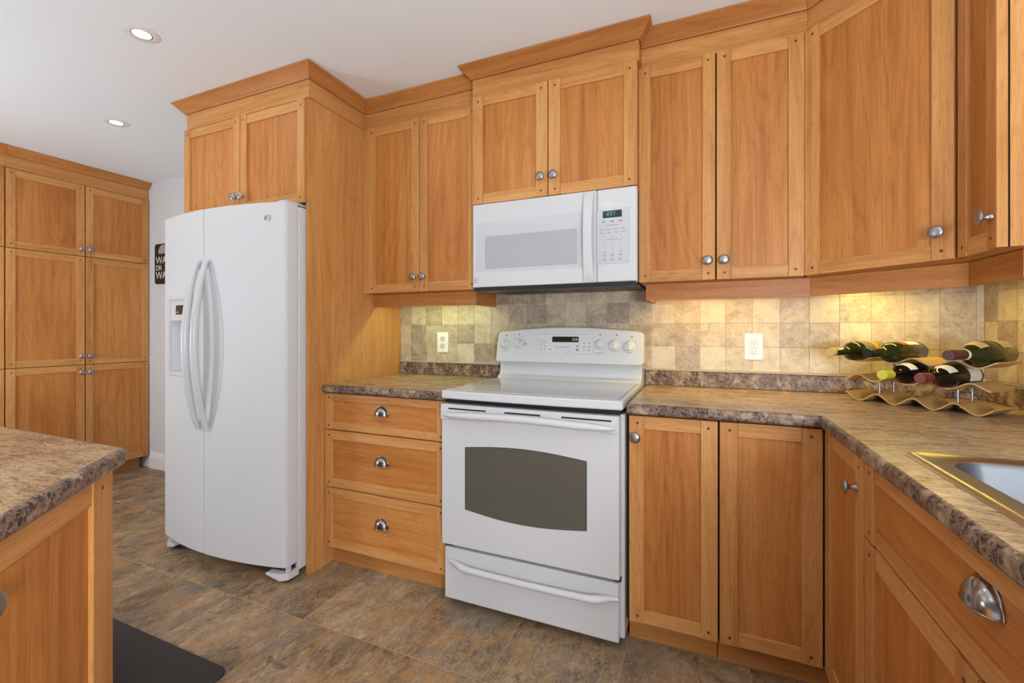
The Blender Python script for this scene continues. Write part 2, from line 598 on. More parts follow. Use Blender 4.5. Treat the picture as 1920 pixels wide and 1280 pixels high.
def slab(xs, ys, inside, z0, z1, plane='xy', mat=0, side_mat=None, side_sel=None):
    """slab made of grid cells that share vertices, so holes and corners need no cutter"""
    mb = MB()
    idx = {}

    def P(i, j, k):
        key = (i, j, k)
        if key not in idx:
            idx[key] = len(mb.v)
            a = (z0, z1)[k]
            mb.v.append({'xy': (xs[i], ys[j], a), 'yz': (a, xs[i], ys[j]), 'xz': (xs[i], a, ys[j])}[plane])
        return idx[key]

    def add(q, m_):
        mb.f.append(q)
        mb.m.append(m_)
        mb.uv.append([(mb.v[i][0], mb.v[i][1]) for i in q])
    sm = mat if side_mat is None else side_mat
    nx, ny = len(xs) - 1, len(ys) - 1

    def ins(i, j):
        return 0 <= i < nx and 0 <= j < ny and inside((xs[i] + xs[i + 1]) / 2, (ys[j] + ys[j + 1]) / 2)
    for i in range(nx):
        for j in range(ny):
            if not ins(i, j):
                continue
            add((P(i, j, 1), P(i + 1, j, 1), P(i + 1, j + 1, 1), P(i, j + 1, 1)), mat)
            add((P(i, j, 0), P(i, j + 1, 0), P(i + 1, j + 1, 0), P(i + 1, j, 0)), mat)
            for di, dj, a, b in ((-1, 0, (i, j + 1), (i, j)), (1, 0, (i + 1, j), (i + 1, j + 1)),
                                 (0, -1, (i, j), (i + 1, j)), (0, 1, (i + 1, j + 1), (i, j + 1))):
                if not ins(i + di, j + dj):
                    add((P(*a, 0), P(*b, 0), P(*b, 1), P(*a, 1)), sm)
    return mb


def sweep(path, prof, grain_rows=True, d0=None, d1=None):
    """profile (outward offset, z) swept along a plan path with mitred corners; outward is to the right of the path"""
    mb = MB()
    n = len(path)
    dirs = [(Vector(path[i + 1]) - Vector(path[i])).normalized() for i in range(n - 1)]
    dirs = [d0 and Vector(d0).normalized() or dirs[0]] + dirs + [d1 and Vector(d1).normalized() or dirs[-1]]
    rings = []
    for i in range(n):
        a, b = dirs[i], dirs[i + 1]
        na, nb = Vector((a.y, -a.x)), Vector((b.y, -b.x))
        mi = (na + nb)
        mi = mi / max(mi.dot(na), 1e-6)
        rings.append([(path[i][0] + mi.x * o, path[i][1] + mi.y * o, z) for o, z in prof])
    s = 0.0
    k = len(prof)
    for i in range(n - 1):
        L = (Vector(path[i + 1]) - Vector(path[i])).length
        ou, ov = rnd.uniform(0, 60), rnd.uniform(0, 60)
        acc = [0.0]
        for q in range(1, k + 1):
            acc.append(acc[-1] + (Vector(prof[q % k]) - Vector(prof[q - 1])).length)
        for q in range(k):
            q2 = (q + 1) % k
            mb.v += [rings[i][q], rings[i][q2], rings[i + 1][q2], rings[i + 1][q]]
            b0 = len(mb.v) - 4
            mb.f.append((b0, b0 + 1, b0 + 2, b0 + 3))
            mb.m.append(0)
            mb.uv.append([(ou + acc[q], ov), (ou + acc[q + 1], ov), (ou + acc[q + 1], ov + L), (ou + acc[q], ov + L)])
    mb.face(rings[0])
    mb.face(rings[-1][::-1])
    return mb


def text_mesh(name, body, size, mat, parent, loc, rot, extrude=0.0006, align='CENTER'):
    cu = bpy.data.curves.new(name, 'FONT')
    cu.body = body
    cu.size = size
    cu.extrude = extrude
    cu.align_x = align
    cu.align_y = 'CENTER'
    tmp = bpy.data.objects.new(name, cu)
    COL.objects.link(tmp)
    dg = bpy.context.evaluated_depsgraph_get()
    me = bpy.data.meshes.new_from_object(tmp.evaluated_get(dg))
    bpy.data.objects.remove(tmp)
    o = bpy.data.objects.new(name, me)
    me.materials.clear()
    me.materials.append(M[mat])
    COL.objects.link(o)
    o.parent = parent
    o.location = loc
    o.rotation_euler = rot
    return o


SEG = {'0': 'abcdef', '1': 'bc', '2': 'abdeg', '3': 'abcdg', '4': 'bcfg', '5': 'acdfg', '6': 'acdefg', '7': 'abc',
       '8': 'abcdefg', '9': 'abcdfg'}


def seven_seg(name, txt, x, z, y, w, h, mat, parent):
    """green clock digits standing on the face y, growing in x"""
    mb = MB()
    t = h * 0.13
    for ch in txt:
        if ch == ':':
            for zz in (0.3, 0.7):
                mb.box(x + w * 0.1, x + w * 0.1 + t, y - 0.0006, y, z + h * zz - t / 2, z + h * zz + t / 2)
            x += w * 0.45
            continue
        for s in SEG[ch]:
            q = {'a': (0, w, h - t, h), 'd': (0, w, 0, t), 'g': (0, w, h / 2 - t / 2, h / 2 + t / 2), 'f': (0, t, h / 2, h),
                 'b': (w - t, w, h / 2, h), 'e': (0, t, 0, h / 2), 'c': (w - t, w, 0, h / 2)}[s]
            mb.box(x + q[0], x + q[1], y - 0.0006, y, z + q[2], z + q[3])
        x += w * 1.35
    return mb.build(name, mat, parent)


# ------------------------------------------------------------------ cabinet pieces
def knob_mesh():
    prof = [(0, -0.0005), (0.0095, -0.0005), (0.0095, 0.0025), (0.0065, 0.006), (0.0055, 0.012), (0.0065, 0.017), (0.012, 0.0195),
            (0.0180, 0.0215), (0.0192, 0.0240), (0.0180, 0.0265), (0.0130, 0.0292), (0.0065, 0.0305), (0, 0.0308)]
    T = Matrix.Rotation(PI / 2, 4, 'X')
    o = MB().lathe(prof, 28, T).build('knob', 'nickel', smooth=True, angle=50)
    me = o.data
    bpy.data.objects.remove(o)
    return me


def cup_mesh():
    """half-dome bin pull: flat lower edge, rim flange against the wood"""
    mb = MB()
    W, H, D = 0.0375, 0.040, 0.024
    rows = []
    for j in range(9):
        t = j / 8 * PI / 2
        row = []
        for i in range(25):
            a = PI * i / 24
            row.append((math.cos(a) * W * math.cos(t), -0.003 - D * math.sin(t), math.sin(a) * H * math.cos(t)))
        rows.append(row)
    mb.grid(rows)
    inner = [[(x * 0.93, y * 0.9 + 0.0006, z * 0.93) for x, y, z in r] for r in rows]
    mb.grid([r[::-1] for r in inner])
    # lip along the lower opening
    lip = [(math.cos(t) * W, -0.003 - D * math.sin(t), -0.001) for t in [PI * k / 24 for k in range(25)]]
    mb.tube(lip, 0.0017, 8)
    rim = [(math.cos(PI * k / 28) * (W + 0.002), -0.0015, math.sin(PI * k / 28) * (H + 0.002)) for k in range(29)]
    mb.tube(rim, [0.0024] * 29, 8)
    o = mb.build('cup_pull', 'polished', smooth=True, angle=60)
    me = o.data
    bpy.data.objects.remove(o)
    return me


KNOB, CUP = knob_mesh(), cup_mesh()


def put(name, me, parent, loc, rotz=0.0):
    o = bpy.data.objects.new(name, me)
    COL.objects.link(o)
    o.parent = parent
    o.location = loc
    o.rotation_euler = (0, 0, rotz)
    return o


def pegs(mb, pts, y, mat):
    for x, z in pts:
        T = Matrix.Translation((x, y, z)) @ Matrix.Rotation(PI / 2, 4, 'X')
        mb.lathe([(0.0056, -0.001), (0.0056, 0.0005), (0, 0.0006)], 10, T, mat)


def front(name, parent, x, y, z, w, h, rotz=0.0, stile=0.048, rail=0.048, knob=None, pull=None, flat_grain='z'):
    """frame-and-panel door or drawer front; x, y, z is its lower left back corner, face towards local -y"""
    TS, TR = 0.022, 0.0186
    mb = MB()
    mb.box(0, stile, -TS, 0, 0, h, 0, 'z')
    mb.box(w - stile, w, -TS, 0, 0, h, 0, 'z')
    mb.box(stile, w - stile, -TR, -0.001, 0, rail, 0, 'x')
    mb.box(stile, w - stile, -TR, -0.001, h - rail, h, 0, 'x')
    px = stile * 0.55
    pegs(mb, [(px, rail * 0.55), (w - px, rail * 0.55), (px, h - rail * 0.55), (w - px, h - rail * 0.55)], -TS, 1)
    o = mb.build(name, ['wood', 'peg'], parent, (x, y, z), rotz, bevel=0.0020)
    MB().box(stile - 0.004, w - stile + 0.004, -0.0125, -0.003, rail - 0.004, h - rail + 0.004, 0, flat_grain).build('panel', 'panel', o)
    if knob:
        put('knob', KNOB, o, (knob[0], -TS, knob[1]))
    if pull:
        put('cup_pull', CUP, o, (pull[0], -0.0125, pull[1]))
    return o


CROWN = [(0.0, 0.0), (0.006, 0.0), (0.010, 0.006), (0.018, 0.012), (0.044, 0.043), (0.052, 0.048), (0.052, 0.056), (0.0, 0.056)]


def crown(parent, path, base, z=2.396, **kw):
    pts = [(a - base[0], b - base[1]) for a, b in path]
    prof = [(o + 0.0085, q + z - base[2]) for o, q in CROWN]
    return sweep(pts, prof, **kw).build('crown_moulding', 'trimwood', parent, smooth=True, angle=25)


def frieze(parent, path, base, z0=2.309, z1=2.395, **kw):
    pts = [(a - base[0], b - base[1]) for a, b in path]
    prof = [(0.0005, z0 - base[2]), (0.008, z0 - base[2]), (0.008, z1 - base[2]), (0.0005, z1 - base[2])]
    return sweep(pts, prof, **kw).build('frieze_board', 'wood', parent)


def shade_front(o, nx=0.0, ny=-1.0):
    """paint the carcass front near-black, as the shade in the gaps between doors"""
    o.data.materials.append(M['gap_shade'])
    for p in o.data.polygons:
        if p.normal.x * nx + p.normal.y * ny > 0.95:
            p.material_index = len(o.data.materials) - 1
    return o


# ------------------------------------------------------------------ room shell
CEIL = 2.4535
structure(MB().box(-5.0, 1.45, -3.7, 0.12, -0.1, 0.0).build('floor', 'floor'))
structure(MB().box(-5.0, 1.45, -3.7, 0.12, CEIL, CEIL + 0.1).build('ceiling', 'paint'))
structure(MB().box(-5.0, 1.45, 0.0, 0.12, 0.0, CEIL).build('wall_back', 'wallpaint'))
structure(MB().box(-5.0, -4.78, -1.75, 0.0, 0.0, CEIL).build('wall_left', 'wallpaint'))
WX = 1.264
structure(slab([-3.7, -1.98, -1.10, 0.0], [0.0, 1.13, 2.12, CEIL],
               lambda y, z: not (-1.98 < y < -1.10 and 1.13 < z < 2.12), WX, WX + 0.12, 'yz').build('wall_right', 'wallpaint'))
bb = MB()
bb.prism([(0, 0), (-0.016, 0), (-0.016, 0.095), (-0.013, 0.10), (-0.011, 0.118), (-0.006, 0.128), (-0.004, 0.14), (0, 0.14)],
         -4.135, -2.475, 'yz')
structure(bb.build('baseboard_back', 'baseboard'))


# ------------------------------------------------------------------ tiled splash
def tiles():
    P = 0.1109
    rows = {1: {}, 0: {}, -1: {}, -2: {}}
    rows[0].update({-1: .5, 0: .25, 1: .6, 2: .15, 3: .35, 4: .15, 5: .3, 6: .6, 7: .78, 8: .55, 9: .35, 10: .6, 11: .9, 12: .55,
                    13: .35, 14: .4, 15: .1, 16: .45, 17: .2, 18: .5, 19: .25, 20: .55, 21: .35, 22: .3, 23: .5, 24: .3})
    rows[-1].update({-1: .3, 0: .8, 1: .4, 2: .5, 3: .7, 4: .35, 5: .45, 6: .6, 7: .5, 8: .7, 9: .4, 10: .6, 11: .5, 12: .75,
                     13: .6, 14: .65, 15: .45, 16: .5, 17: .35, 18: .62, 19: .68, 20: .2, 21: .45, 22: .4, 23: .6, 24: .5})
    rows[-2].update({-1: .4, 0: .7, 1: .4, 2: .3, 3: .1, 4: .78, 5: .6, 6: .5, 12: .5, 13: .15, 14: .72, 15: .1, 16: .3, 17: .1,
                     18: .3, 19: .25, 20: .35, 21: .4, 22: .3, 23: .5, 24: .4})
    rows[1].update({5: .95, 6: .75, 7: .85, 8: .5, 9: .5, 10: .48, 11: .5, 12: .8, 13: .4})
    r2 = random.Random(4)
    mb, tone = MB(), []
    g = 0.0011

    def T(c, t, a0, a1, z0, z1, side):
        if a1 - a0 < 0.006 or z1 - z0 < 0.006:
            return
        if side == 'b':
            mb.box(a0 + g, a1 - g, -0.0065, -0.002, z0 + g, z1 - g)
        else:
            mb.box(WX - 0.0065, WX - 0.002, a0 + g, a1 - g, z0 + g, z1 - g)
        tone.extend([t] * 6)
    for k in (1, 0, -1, -2):
        z0 = 1.2178 + k * P
        z1 = min(z0 + P, 1.389)
        z0 = max(z0, 0.992)
        for n in range(-1, 26):
            a0, a1 = max(-1.4288 + n * P, -1.5085), min(-1.4288 + (n + 1) * P, WX - 0.007)
            T(n, rows[k].get(n, r2.uniform(.15, .7)), a0, a1, z0, z1, 'b')
        for n in range(0, 10):
            a1 = -0.0075 - max(0, n * P - 0.03)
            a0 = max(-0.0075 - ((n + 1) * P - 0.03), -1.09)
            T(n, r2.uniform(.2, .75), a0, a1, z0, z1, 'r')
    o = mb.build('backsplash', ['tile'])
    at = o.data.attributes.new('tone', 'FLOAT', 'FACE')
    for i, t in enumerate(tone):
        at.data[i].value = t
    o['kind'] = 'structure'
    o['label'] = 'beige and brown stone tile backsplash behind the counter'
    gr = MB().box(-1.5085, WX - 0.003, -0.0035, -0.0005, 0.99, 1.389).box(WX - 0.0035, WX - 0.0005, -1.09, -0.003, 0.99, 1.389)
    structure(gr.build('backsplash_grout', 'grout', o))


tiles()

# ------------------------------------------------------------------ ceiling lamps in view
def recessed(loc, label):
    t = thing('recessed_light', label, 'ceiling light', (loc[0], loc[1], CEIL), group='recessed ceiling lights')
    MB().lathe([(0.038, 0.0), (0.034, -0.001), (0.037, -0.004), (0.060, -0.0035), (0.066, -0.0005)], 40).build('trim_ring', 'trim_white', t, smooth=True)
    MB().lathe([(0, -0.0015), (0.030, -0.0015), (0.034, -0.0005)], 32).build('lens', 'lens', t)
    MB().lathe([(0.0335, -0.0015), (0.0335, -0.0042), (0.0375, -0.0046), (0.0375, -0.0015)], 32).build('inner_bezel', 'polished', t, smooth=True)
    area_light('lamp_light', (0, 0, -0.012), 0.06, 0.06, 1.4, LAMP_COL, parent=t, shape='DISK')
    return t


recessed((-1.965, -1.187), 'lit recessed ceiling light nearest the camera, larger in view')
recessed((-3.045, -0.765), 'smaller-looking lit recessed ceiling light, farther back toward the pantry')

# ------------------------------------------------------------------ pantry
def pantry(y0, label, first):
    # local x runs along world +y, local -y faces world +x
    base = (-4.178, y0, 0.0)
    t = thing('pantry_cabinet', label, 'cabinet', base, PI / 2, 'tall pantry cabinets')
    W = 0.864
    shade_front(MB().box(0.001, W - 0.001, 0.0, 0.596, 0.10, 2.395).build('carcass', 'trimwood', t))
    MB().box(0.001, W - (0.03 if first else 0.001), 0.06, 0.08, 0.0, 0.0995, 0, 'x').build('toe_kick', 'wood', t)
    rows = [(0.104, 0.916), (0.920, 1.754), (1.758, 2.304)]
    dw = W / 2 - 0.0065
    for c in (0, 1):
        x0 = 0.002 + c * (W / 2 + 0.0005)
        kx = dw - 0.024 if c == 0 else 0.024
        for r, (a, b) in enumerate(rows):
            kz = {0: b - a - 0.055, 1: 0.065, 2: 0.055}[r]
            front('door', t, x0, -0.001, a, dw, b - a, 0, 0.048, 0.05, knob=(kx, kz))
    MB().box(0.0, W, -0.0095, -0.0005, 2.3085, 2.395, 0, 'x').build('frieze_board', 'wood', t)
    sweep([(0, 0), (W, 0)], [(o + 0.0095, z + 2.396) for o, z in CROWN]).build('crown_moulding', 'trimwood', t, smooth=True, angle=25)
    return t


pantry(-0.868, 'tall oak pantry cabinet with six doors, ending beside the grey wall', True)
pantry(-1.733, 'tall oak pantry cabinet with only a sliver of its doors showing', False)

# ------------------------------------------------------------------ refrigerator surround
FB = (-2.447, -0.716, 1.80)
fc = thing('refrigerator_cabinet', 'oak two-door cabinet over the refrigerator with a tall side panel', 'cabinet', FB)
shade_front(MB().box(0.001, 0.918, 0.0, 0.71, 0.001, 0.505).box(0.031, 0.918, 0.0, 0.71, 0.5052, 0.59).build('carcass', 'wood', fc))
MB().box(0.9185, 0.938, -0.006, 0.712, -1.80, 0.595).build('side_panel', 'wood', fc)
MB().box(-0.007, 0.0005, -0.006, 0.712, 0.0, 0.5048).build('end_panel', 'wood', fc)
front('door', fc, 0.012, -0.0015, 0.003, 0.455, 0.50, knob=(0.455 - 0.026, 0.075))
front('door', fc, 0.471, -0.0015, 0.003, 0.455, 0.50, knob=(0.026, 0.075))
fp = [(-2.4165, -0.002), (-2.4165, -0.7222), (-1.509, -0.7222), (-1.509, -0.3300)]
frieze(fc, fp, FB, d1=(1, 0))
crown(fc, fp, FB, d1=(1, 0))

# ------------------------------------------------------------------ wall cabinets
YC = -0.329
def valance(parent, path, base, z0=1.318, z1=1.3885, **kw):
    pts = [(a - base[0], b - base[1]) for a, b in path]
    prof = [(-0.017, z0 - base[2]), (0.0, z0 - base[2]), (0.0, z1 - base[2]), (-0.017, z1 - base[2])]
    return sweep(pts, prof, **kw).build('valance', 'trimwood', parent)


def light_bar(parent, x, y, w, power, col, rotz=0.0):
    b = MB().box(x - w / 2, x + w / 2, y - 0.02, y + 0.02, -0.012, -0.0005).build('light_bar', 'white_soft', parent)
    area_light('light_bar_light', (x, y, -0.014), w * 0.96, 0.02, power, col, parent=parent)
    return b


WARM = (1.0, 0.73, 0.14)
GREENISH = (0.84, 1.0, 0.42)
LB = (-1.505, YC, 1.39)
lc = thing('wall_cabinet', 'oak two-door wall cabinet between the refrigerator panel and the microwave', 'cabinet', LB, group='oak wall cabinets')
shade_front(MB().box(0.0, 0.715, 0.0, 0.326, 0.0005, 1.005).build('carcass', 'wood', lc))
MB().box(-0.003, 0.0325, -0.012, -0.0005, 0.0, 0.917).build('filler_strip', 'wood', lc)
front('door', lc, 0.036, -0.001, 0.0, 0.337, 0.917, knob=(0.337 - 0.026, 0.076))
front('door', lc, 0.378, -0.001, 0.0, 0.338, 0.917, knob=(0.026, 0.076))
frieze(lc, [(-1.5085, YC), (-0.782, YC)], LB, d0=(0, 1))
crown(lc, [(-1.5085, YC), (-0.782, YC)], LB, d0=(0, 1))
valance(lc, [(-1.5085, -0.255), (-0.843, -0.255), (-0.843, -0.008)], LB)
light_bar(lc, 0.36, 0.145, 0.50, 1.35, GREENISH)

MBs = (-0.772, -0.403, 1.786)
mc = thing('wall_cabinet', 'short oak two-door wall cabinet directly above the white microwave', 'cabinet', MBs, group='oak wall cabinets')
shade_front(MB().box(0.0, 0.764, 0.0, 0.40, 0.0005, 0.609).build('carcass', 'wood', mc))
front('door', mc, -0.002, -0.001, 0.002, 0.3788, 0.515, stile=0.055, knob=(0.380 - 0.030, 0.085))
front('door', mc, 0.3815, -0.001, 0.002, 0.385, 0.515, stile=0.055, knob=(0.028, 0.085))
mp = [(-0.772, -0.34), (-0.772, -0.403), (-0.008, -0.403), (-0.008, -0.34)]
frieze(mc, mp, MBs)
mp[0], mp[3] = (-0.772, -0.3915), (-0.008, -0.3915)
crown(mc, mp, MBs)

RB = (-0.004, YC, 1.39)
rc = thing('wall_cabinet', 'oak two-door wall cabinet just right of the microwave', 'cabinet', RB, group='oak wall cabinets')
shade_front(MB().box(0.0, 0.605, 0.0, 0.326, 0.0005, 1.005).build('carcass', 'wood', rc))
front('door', rc, -0.003, -0.001, 0.0, 0.2985, 0.917, knob=(0.2985 - 0.028, 0.076))
front('door', rc, 0.3005, -0.001, 0.0, 0.3005, 0.917, stile=0.052, knob=(0.027, 0.076))
fr = [(0.001, YC), (0.6125, YC)]
frieze(rc, fr, RB, d1=(1, -1))
crown(rc, fr, RB, d1=(1, -1))
valance(rc, [(0.014, -0.012), (0.014, -0.272), (0.630, -0.272)], RB, d1=(1, -0.8))
light_bar(rc, 0.30, 0.105, 0.54, 2.0, WARM)

# diagonal corner cabinet, face towards the room
CB = (0.612, YC, 1.39)
cc = thing('corner_wall_cabinet', 'oak corner wall cabinet with one wide door set at an angle', 'cabinet', CB, 0.0, 'oak wall cabinets')
shade_front(MB().prism(shift([(0.6135, -0.0025), (0.6135, YC - 0.001), (0.9325, -0.648), (1.2615, -0.648), (1.2615, -0.0025)], -CB[0], -CB[1]),
           0.0005, 1.005).build('carcass', 'wood', cc), -0.7071, -0.7071)
fd = front('door', cc, 0.0005, -0.0080, 0.0, 0.4325, 0.917, rotz=-PI / 4, stile=0.052, knob=(0.4325 - 0.032, 0.080))
cp = [(0.6135, YC), (0.9325, -0.648)]
frieze(cc, cp, CB, d0=(1, 0), d1=(0, -1))
crown(cc, cp, CB, d0=(1, 0), d1=(0, -1))
valance(cc, [(0.6305, -0.2725), (0.980, -0.552)], CB, d0=(1, 0), d1=(0, -1))
MB().box(-0.155, 0.155, -0.02, 0.02, -0.012, -0.0005).build('light_bar', 'white_soft', cc, (0.33, 0.13, 0), -PI / 4)
area_light('light_bar_light', (0.33, 0.13, -0.02), 0.34, 0.02, 1.9, WARM, parent=cc, rot=(0, 0, -PI / 4))

# narrow cabinet on the right wall
NB = (0.9335, -0.652, 1.39)
nc = thing('wall_cabinet', 'narrow oak wall cabinet on the right-hand wall, its pale end panel facing us', 'cabinet', NB, -PI / 2, 'oak wall cabinets')
shade_front(MB().box(0.0, 0.191, 0.0, 0.328, 0.0005, 1.005).build('carcass', 'wood', nc))
front('door', nc, 0.006, -0.0015, 0.0, 0.182, 0.917, stile=0.045, knob=(0.182 - 0.022, 0.080))
sweep([(0.001, 0), (0.191, 0), (0.191, 0.328)], [(0.0005, 0.919), (0.008, 0.919), (0.008, 1.005), (0.0005, 1.005)], d0=(1, 1)).build('frieze_board', 'wood', nc)
sweep([(0.001, 0), (0.191, 0), (0.191, 0.328)], [(o + 0.0085, z + 1.006) for o, z in CROWN], d0=(1, 1)).build('crown_moulding', 'trimwood', nc, smooth=True, angle=25)
# valance in local coordinates: local x = -world y, local y = world x
def to_l(p):
    return (-(p[1] - NB[1]), p[0] - NB[0])
vp = [to_l(q) for q in ((0.9805, -0.5535), (0.9805, -0.795), (1.256, -0.795))]
sweep(vp, [(-0.017, -0.072), (0, -0.072), (0, -0.0015), (-0.017, -0.0015)], d0=(1, 1)).build('valance', 'trimwood', nc)

# ------------------------------------------------------------------ base cabinets
YB = -0.607
def toe(parent, x0, x1, y=0.05):
    return MB().box(x0, x1, y, y + 0.018, 0.0, 0.0995, 0, 'x').build('toe_kick', 'wood', parent)


DB = (-1.507, YB, 0.0)
dc = thing('drawer_cabinet', 'oak base cabinet with three drawers and cup pulls, left of the stove', 'cabinet', DB)
shade_front(MB().box(0.0, 0.712, 0.0, 0.60, 0.10, 0.874).build('carcass', 'wood', dc))
toe(dc, 0.0, 0.712, 0.042)
for a, b, ra, pz in ((0.103, 0.398, 0.045, 0.250), (0.403, 0.686, 0.045, 0.545), (0.691, 0.870, 0.036, 0.782)):
    front('drawer', dc, 0.006, -0.001, a, 0.702, b - a, stile=0.046, rail=ra, pull=(0.346, pz - a), flat_grain='x')

B1 = (-0.018, YB, 0.0)
b1 = thing('base_cabinet', 'narrow oak base cabinet with one door, touching the right side of the stove', 'cabinet', B1)
shade_front(MB().box(0.0, 0.3105, 0.0, 0.60, 0.10, 0.874).build('carcass', 'wood', b1))
toe(b1, 0.001, 0.31, 0.052)
front('door', b1, 0.010, -0.001, 0.106, 0.299, 0.763, stile=0.054, knob=(0.024, 0.686))

CN = (0.294, YB, 0.0)
cn = thing('corner_base_cabinet', 'oak corner base cabinet with two hinged doors folding around the inside corner', 'cabinet', CN)
pl = shift([(0.2945, -0.003), (0.2945, YB), (0.6225, YB), (0.6225, -0.994), (1.2615, -0.994), (1.2615, -0.003)], -CN[0], -CN[1])
shade_front(MB().prism(pl, 0.10, 0.874).build('carcass', 'wood', cn))
MB().box(0.001, 0.379, 0.052, 0.07, 0, 0.0995, 0, 'x').box(0.3795, 0.397, 0.052 - 0.438, 0.07, 0, 0.0995, 0, 'y').build('toe_kick', 'wood', cn)
front('door', cn, 0.003, -0.001, 0.106, 0.2985, 0.763, stile=0.056)
front('door', cn, 0.3275, -0.0275, 0.106, 0.3555, 0.763, rotz=-PI / 2, stile=0.058, knob=(0.3555 - 0.050, 0.680))
hm = MB()
for k in range(24):
    hm.box(0.3020, 0.3050, -0.0262, -0.0232, 0.115 + k * 0.031, 0.115 + k * 0.031 + 0.024)
hm.build('piano_hinge', 'black', cn)

SB = (0.6225, -0.996, 0.0)
sb = thing('sink_cabinet', 'oak sink base cabinet with a wide false drawer front and cup pull', 'cabinet', SB, -PI / 2)
MB().box(0.001, 0.958, 0.0, 0.60, 0.10, 0.70).box(0.001, 0.958, 0.0, 0.02, 0.70, 0.874).box(0.001, 0.02, 0.02, 0.60, 0.70, 0.874).box(
    0.94, 0.958, 0.02, 0.60, 0.70, 0.874).build('carcass', 'wood', sb)
toe(sb, 0.001, 0.958, 0.075)
front('drawer', sb, 0.004, -0.001, 0.690, 0.950, 0.180, stile=0.058, rail=0.036, pull=(0.478, 0.105), flat_grain='x')
front('door', sb, 0.004, -0.001, 0.106, 0.4725, 0.579, stile=0.062)
front('door', sb, 0.4805, -0.001, 0.106, 0.4735, 0.579, stile=0.062)

# ------------------------------------------------------------------ counters
CT0, CT1 = 0.8755, 0.914
def counter_finish(o, r=0.011):
    o.modifiers['edge'].width = r
    o.modifiers['edge'].segments = 4
    o.modifiers['edge'].material = 1
    for p in o.data.polygons:
        p.material_index = 1 if abs(p.normal.z) < 0.5 else 0
    return o


lt = thing('countertop', 'short laminate countertop left of the stove', 'countertop', (-1.507, -0.65, CT0), group='brown laminate countertops')
o = slab([0, 0.7215], [0, 0.6475], lambda a, b: True, 0, CT1 - CT0).build('counter_slab', ['lam', 'lamedge'], lt, bevel=0.011, smooth=True)
counter_finish(o)
MB().box(0, 0.7215, 0.629, 0.6475, CT1 - CT0 + 0.0005, 0.988 - CT0).build('splash_strip', 'lamedge', lt, bevel=0.003)
MB().box(0.001, 0.7205, 0.626, 0.6475, 0.9885 - CT0, 0.9925 - CT0).build('caulk_bead', 'caulk', lt)

rt = thing('countertop', 'long L-shaped laminate countertop holding the sink and wine rack', 'countertop', (-0.018, -0.65, CT0), group='brown laminate countertops')
RX, RY = rt.location.x, rt.location.y
SX0, SX1, SY0, SY1 = 0.668, 1.148, -1.875, -1.11


def in_counter(x, y):
    x += RX
    y += RY
    if SX0 < x < SX1 and SY0 < y < SY1:
        return False
    return y > -0.65 or x > 0.583


xs = [v - RX for v in (-0.018, 0.583, SX0, SX1, WX - 0.002)]
ys = [v - RY for v in (-1.97, SY0, SY1, -0.65, -0.0025)]
o = slab(xs, ys, in_counter, 0, CT1 - CT0).build('counter_slab', ['lam', 'lamedge'], rt, bevel=0.011, smooth=True)
counter_finish(o)
MB().box(0, WX - 0.002 - RX, 0.629, 0.6475, CT1 - CT0 + 0.0005, 0.988 - CT0).box(
    WX - 0.0205 - RX, WX - 0.002 - RX, -1.30, 0.6285, CT1 - CT0 + 0.0005, 0.988 - CT0).build('splash_strip', 'lamedge', rt, bevel=0.003)
MB().box(0.001, WX - 0.0075 - RX, 0.626, 0.6475, 0.9885 - CT0, 0.9925 - CT0).build('caulk_bead', 'caulk', rt)

# ------------------------------------------------------------------ island
def off_poly():
    return None


ISK = -2.706
it = thing('countertop', 'laminate island countertop with a clipped corner, in the near left corner', 'countertop', (-0.99, -1.716, CT0), group='brown laminate countertops')
ip = [(-0.990, -1.716), (-0.995 - 0.03, -1.716)]
# plan of the island top: clipped front corner, rounded tip
A = Vector((-0.990, -1.716))
arc = []
d1, d2 = Vector((-1, 0)), Vector((1, -1)).normalized()
rr = 0.030
hang = math.acos(max(-1, min(1, d1.dot(d2)))) / 2
ctr = A + (d1 + d2).normalized() * (rr / math.sin(hang))
tl = rr / math.tan(hang)
pa, pb = A + d1 * tl, A + d2 * tl
a0 = math.atan2(pa.y - ctr.y, pa.x - ctr.x)
a1 = math.atan2(pb.y - ctr.y, pb.x - ctr.x)
if a1 > a0:
    a1 -= 2 * PI
for k in range(9):
    a = a0 + (a1 - a0) * k / 8
    arc.append((ctr.x + rr * math.cos(a), ctr.y + rr * math.sin(a)))
E2 = (-0.55, ISK + 0.55)
plan = [(-2.35, -1.716)] + arc + [E2, (-0.55, -3.1), (-2.35, -3.1)]
mb = MB().prism(shift(plan, 0.99, 1.716), 0, CT1 - CT0)
o = mb.build('counter_slab', ['lam', 'lamedge'], it, bevel=0.012, smooth=True, angle=20)
counter_finish(o, 0.013)

IC = (-1.0075, -1.7435)
ic = thing('island_cabinet', 'oak island base cabinet under the clipped-corner countertop', 'cabinet', (IC[0], IC[1], 0.0), 3 * PI / 4)
# carcass plan in local axes (local x along (-1,1)/sqrt2 in plan, so build in world and turn back)
def isl(p):
    dx, dy = p[0] - IC[0], p[1] - IC[1]
    a = -3 * PI / 4
    return (dx * math.cos(a) - dy * math.sin(a), dx * math.sin(a) + dy * math.cos(a))
kk = -2.751 - 0.0225 * S2
body = [(-2.32, -1.7445), (kk + 1.7445, -1.7445), (-0.59, kk + 0.59), (-0.59, -3.06), (-2.32, -3.06)]
MB().prism([isl(p) for p in body][::-1], 0.10, 0.874).build('carcass', 'wood', ic)
body2 = [(-2.28, -1.80), (kk + 1.80 - 0.06, -1.80), (-0.65, kk + 0.65 - 0.06), (-0.65, -3.0), (-2.28, -3.0)]
MB().prism([isl(p) for p in body2][::-1], 0.0, 0.0995).build('toe_kick', 'wood', ic)
fd_l = isl((kk + 1.7445, -1.7445))
w_i = 0.53
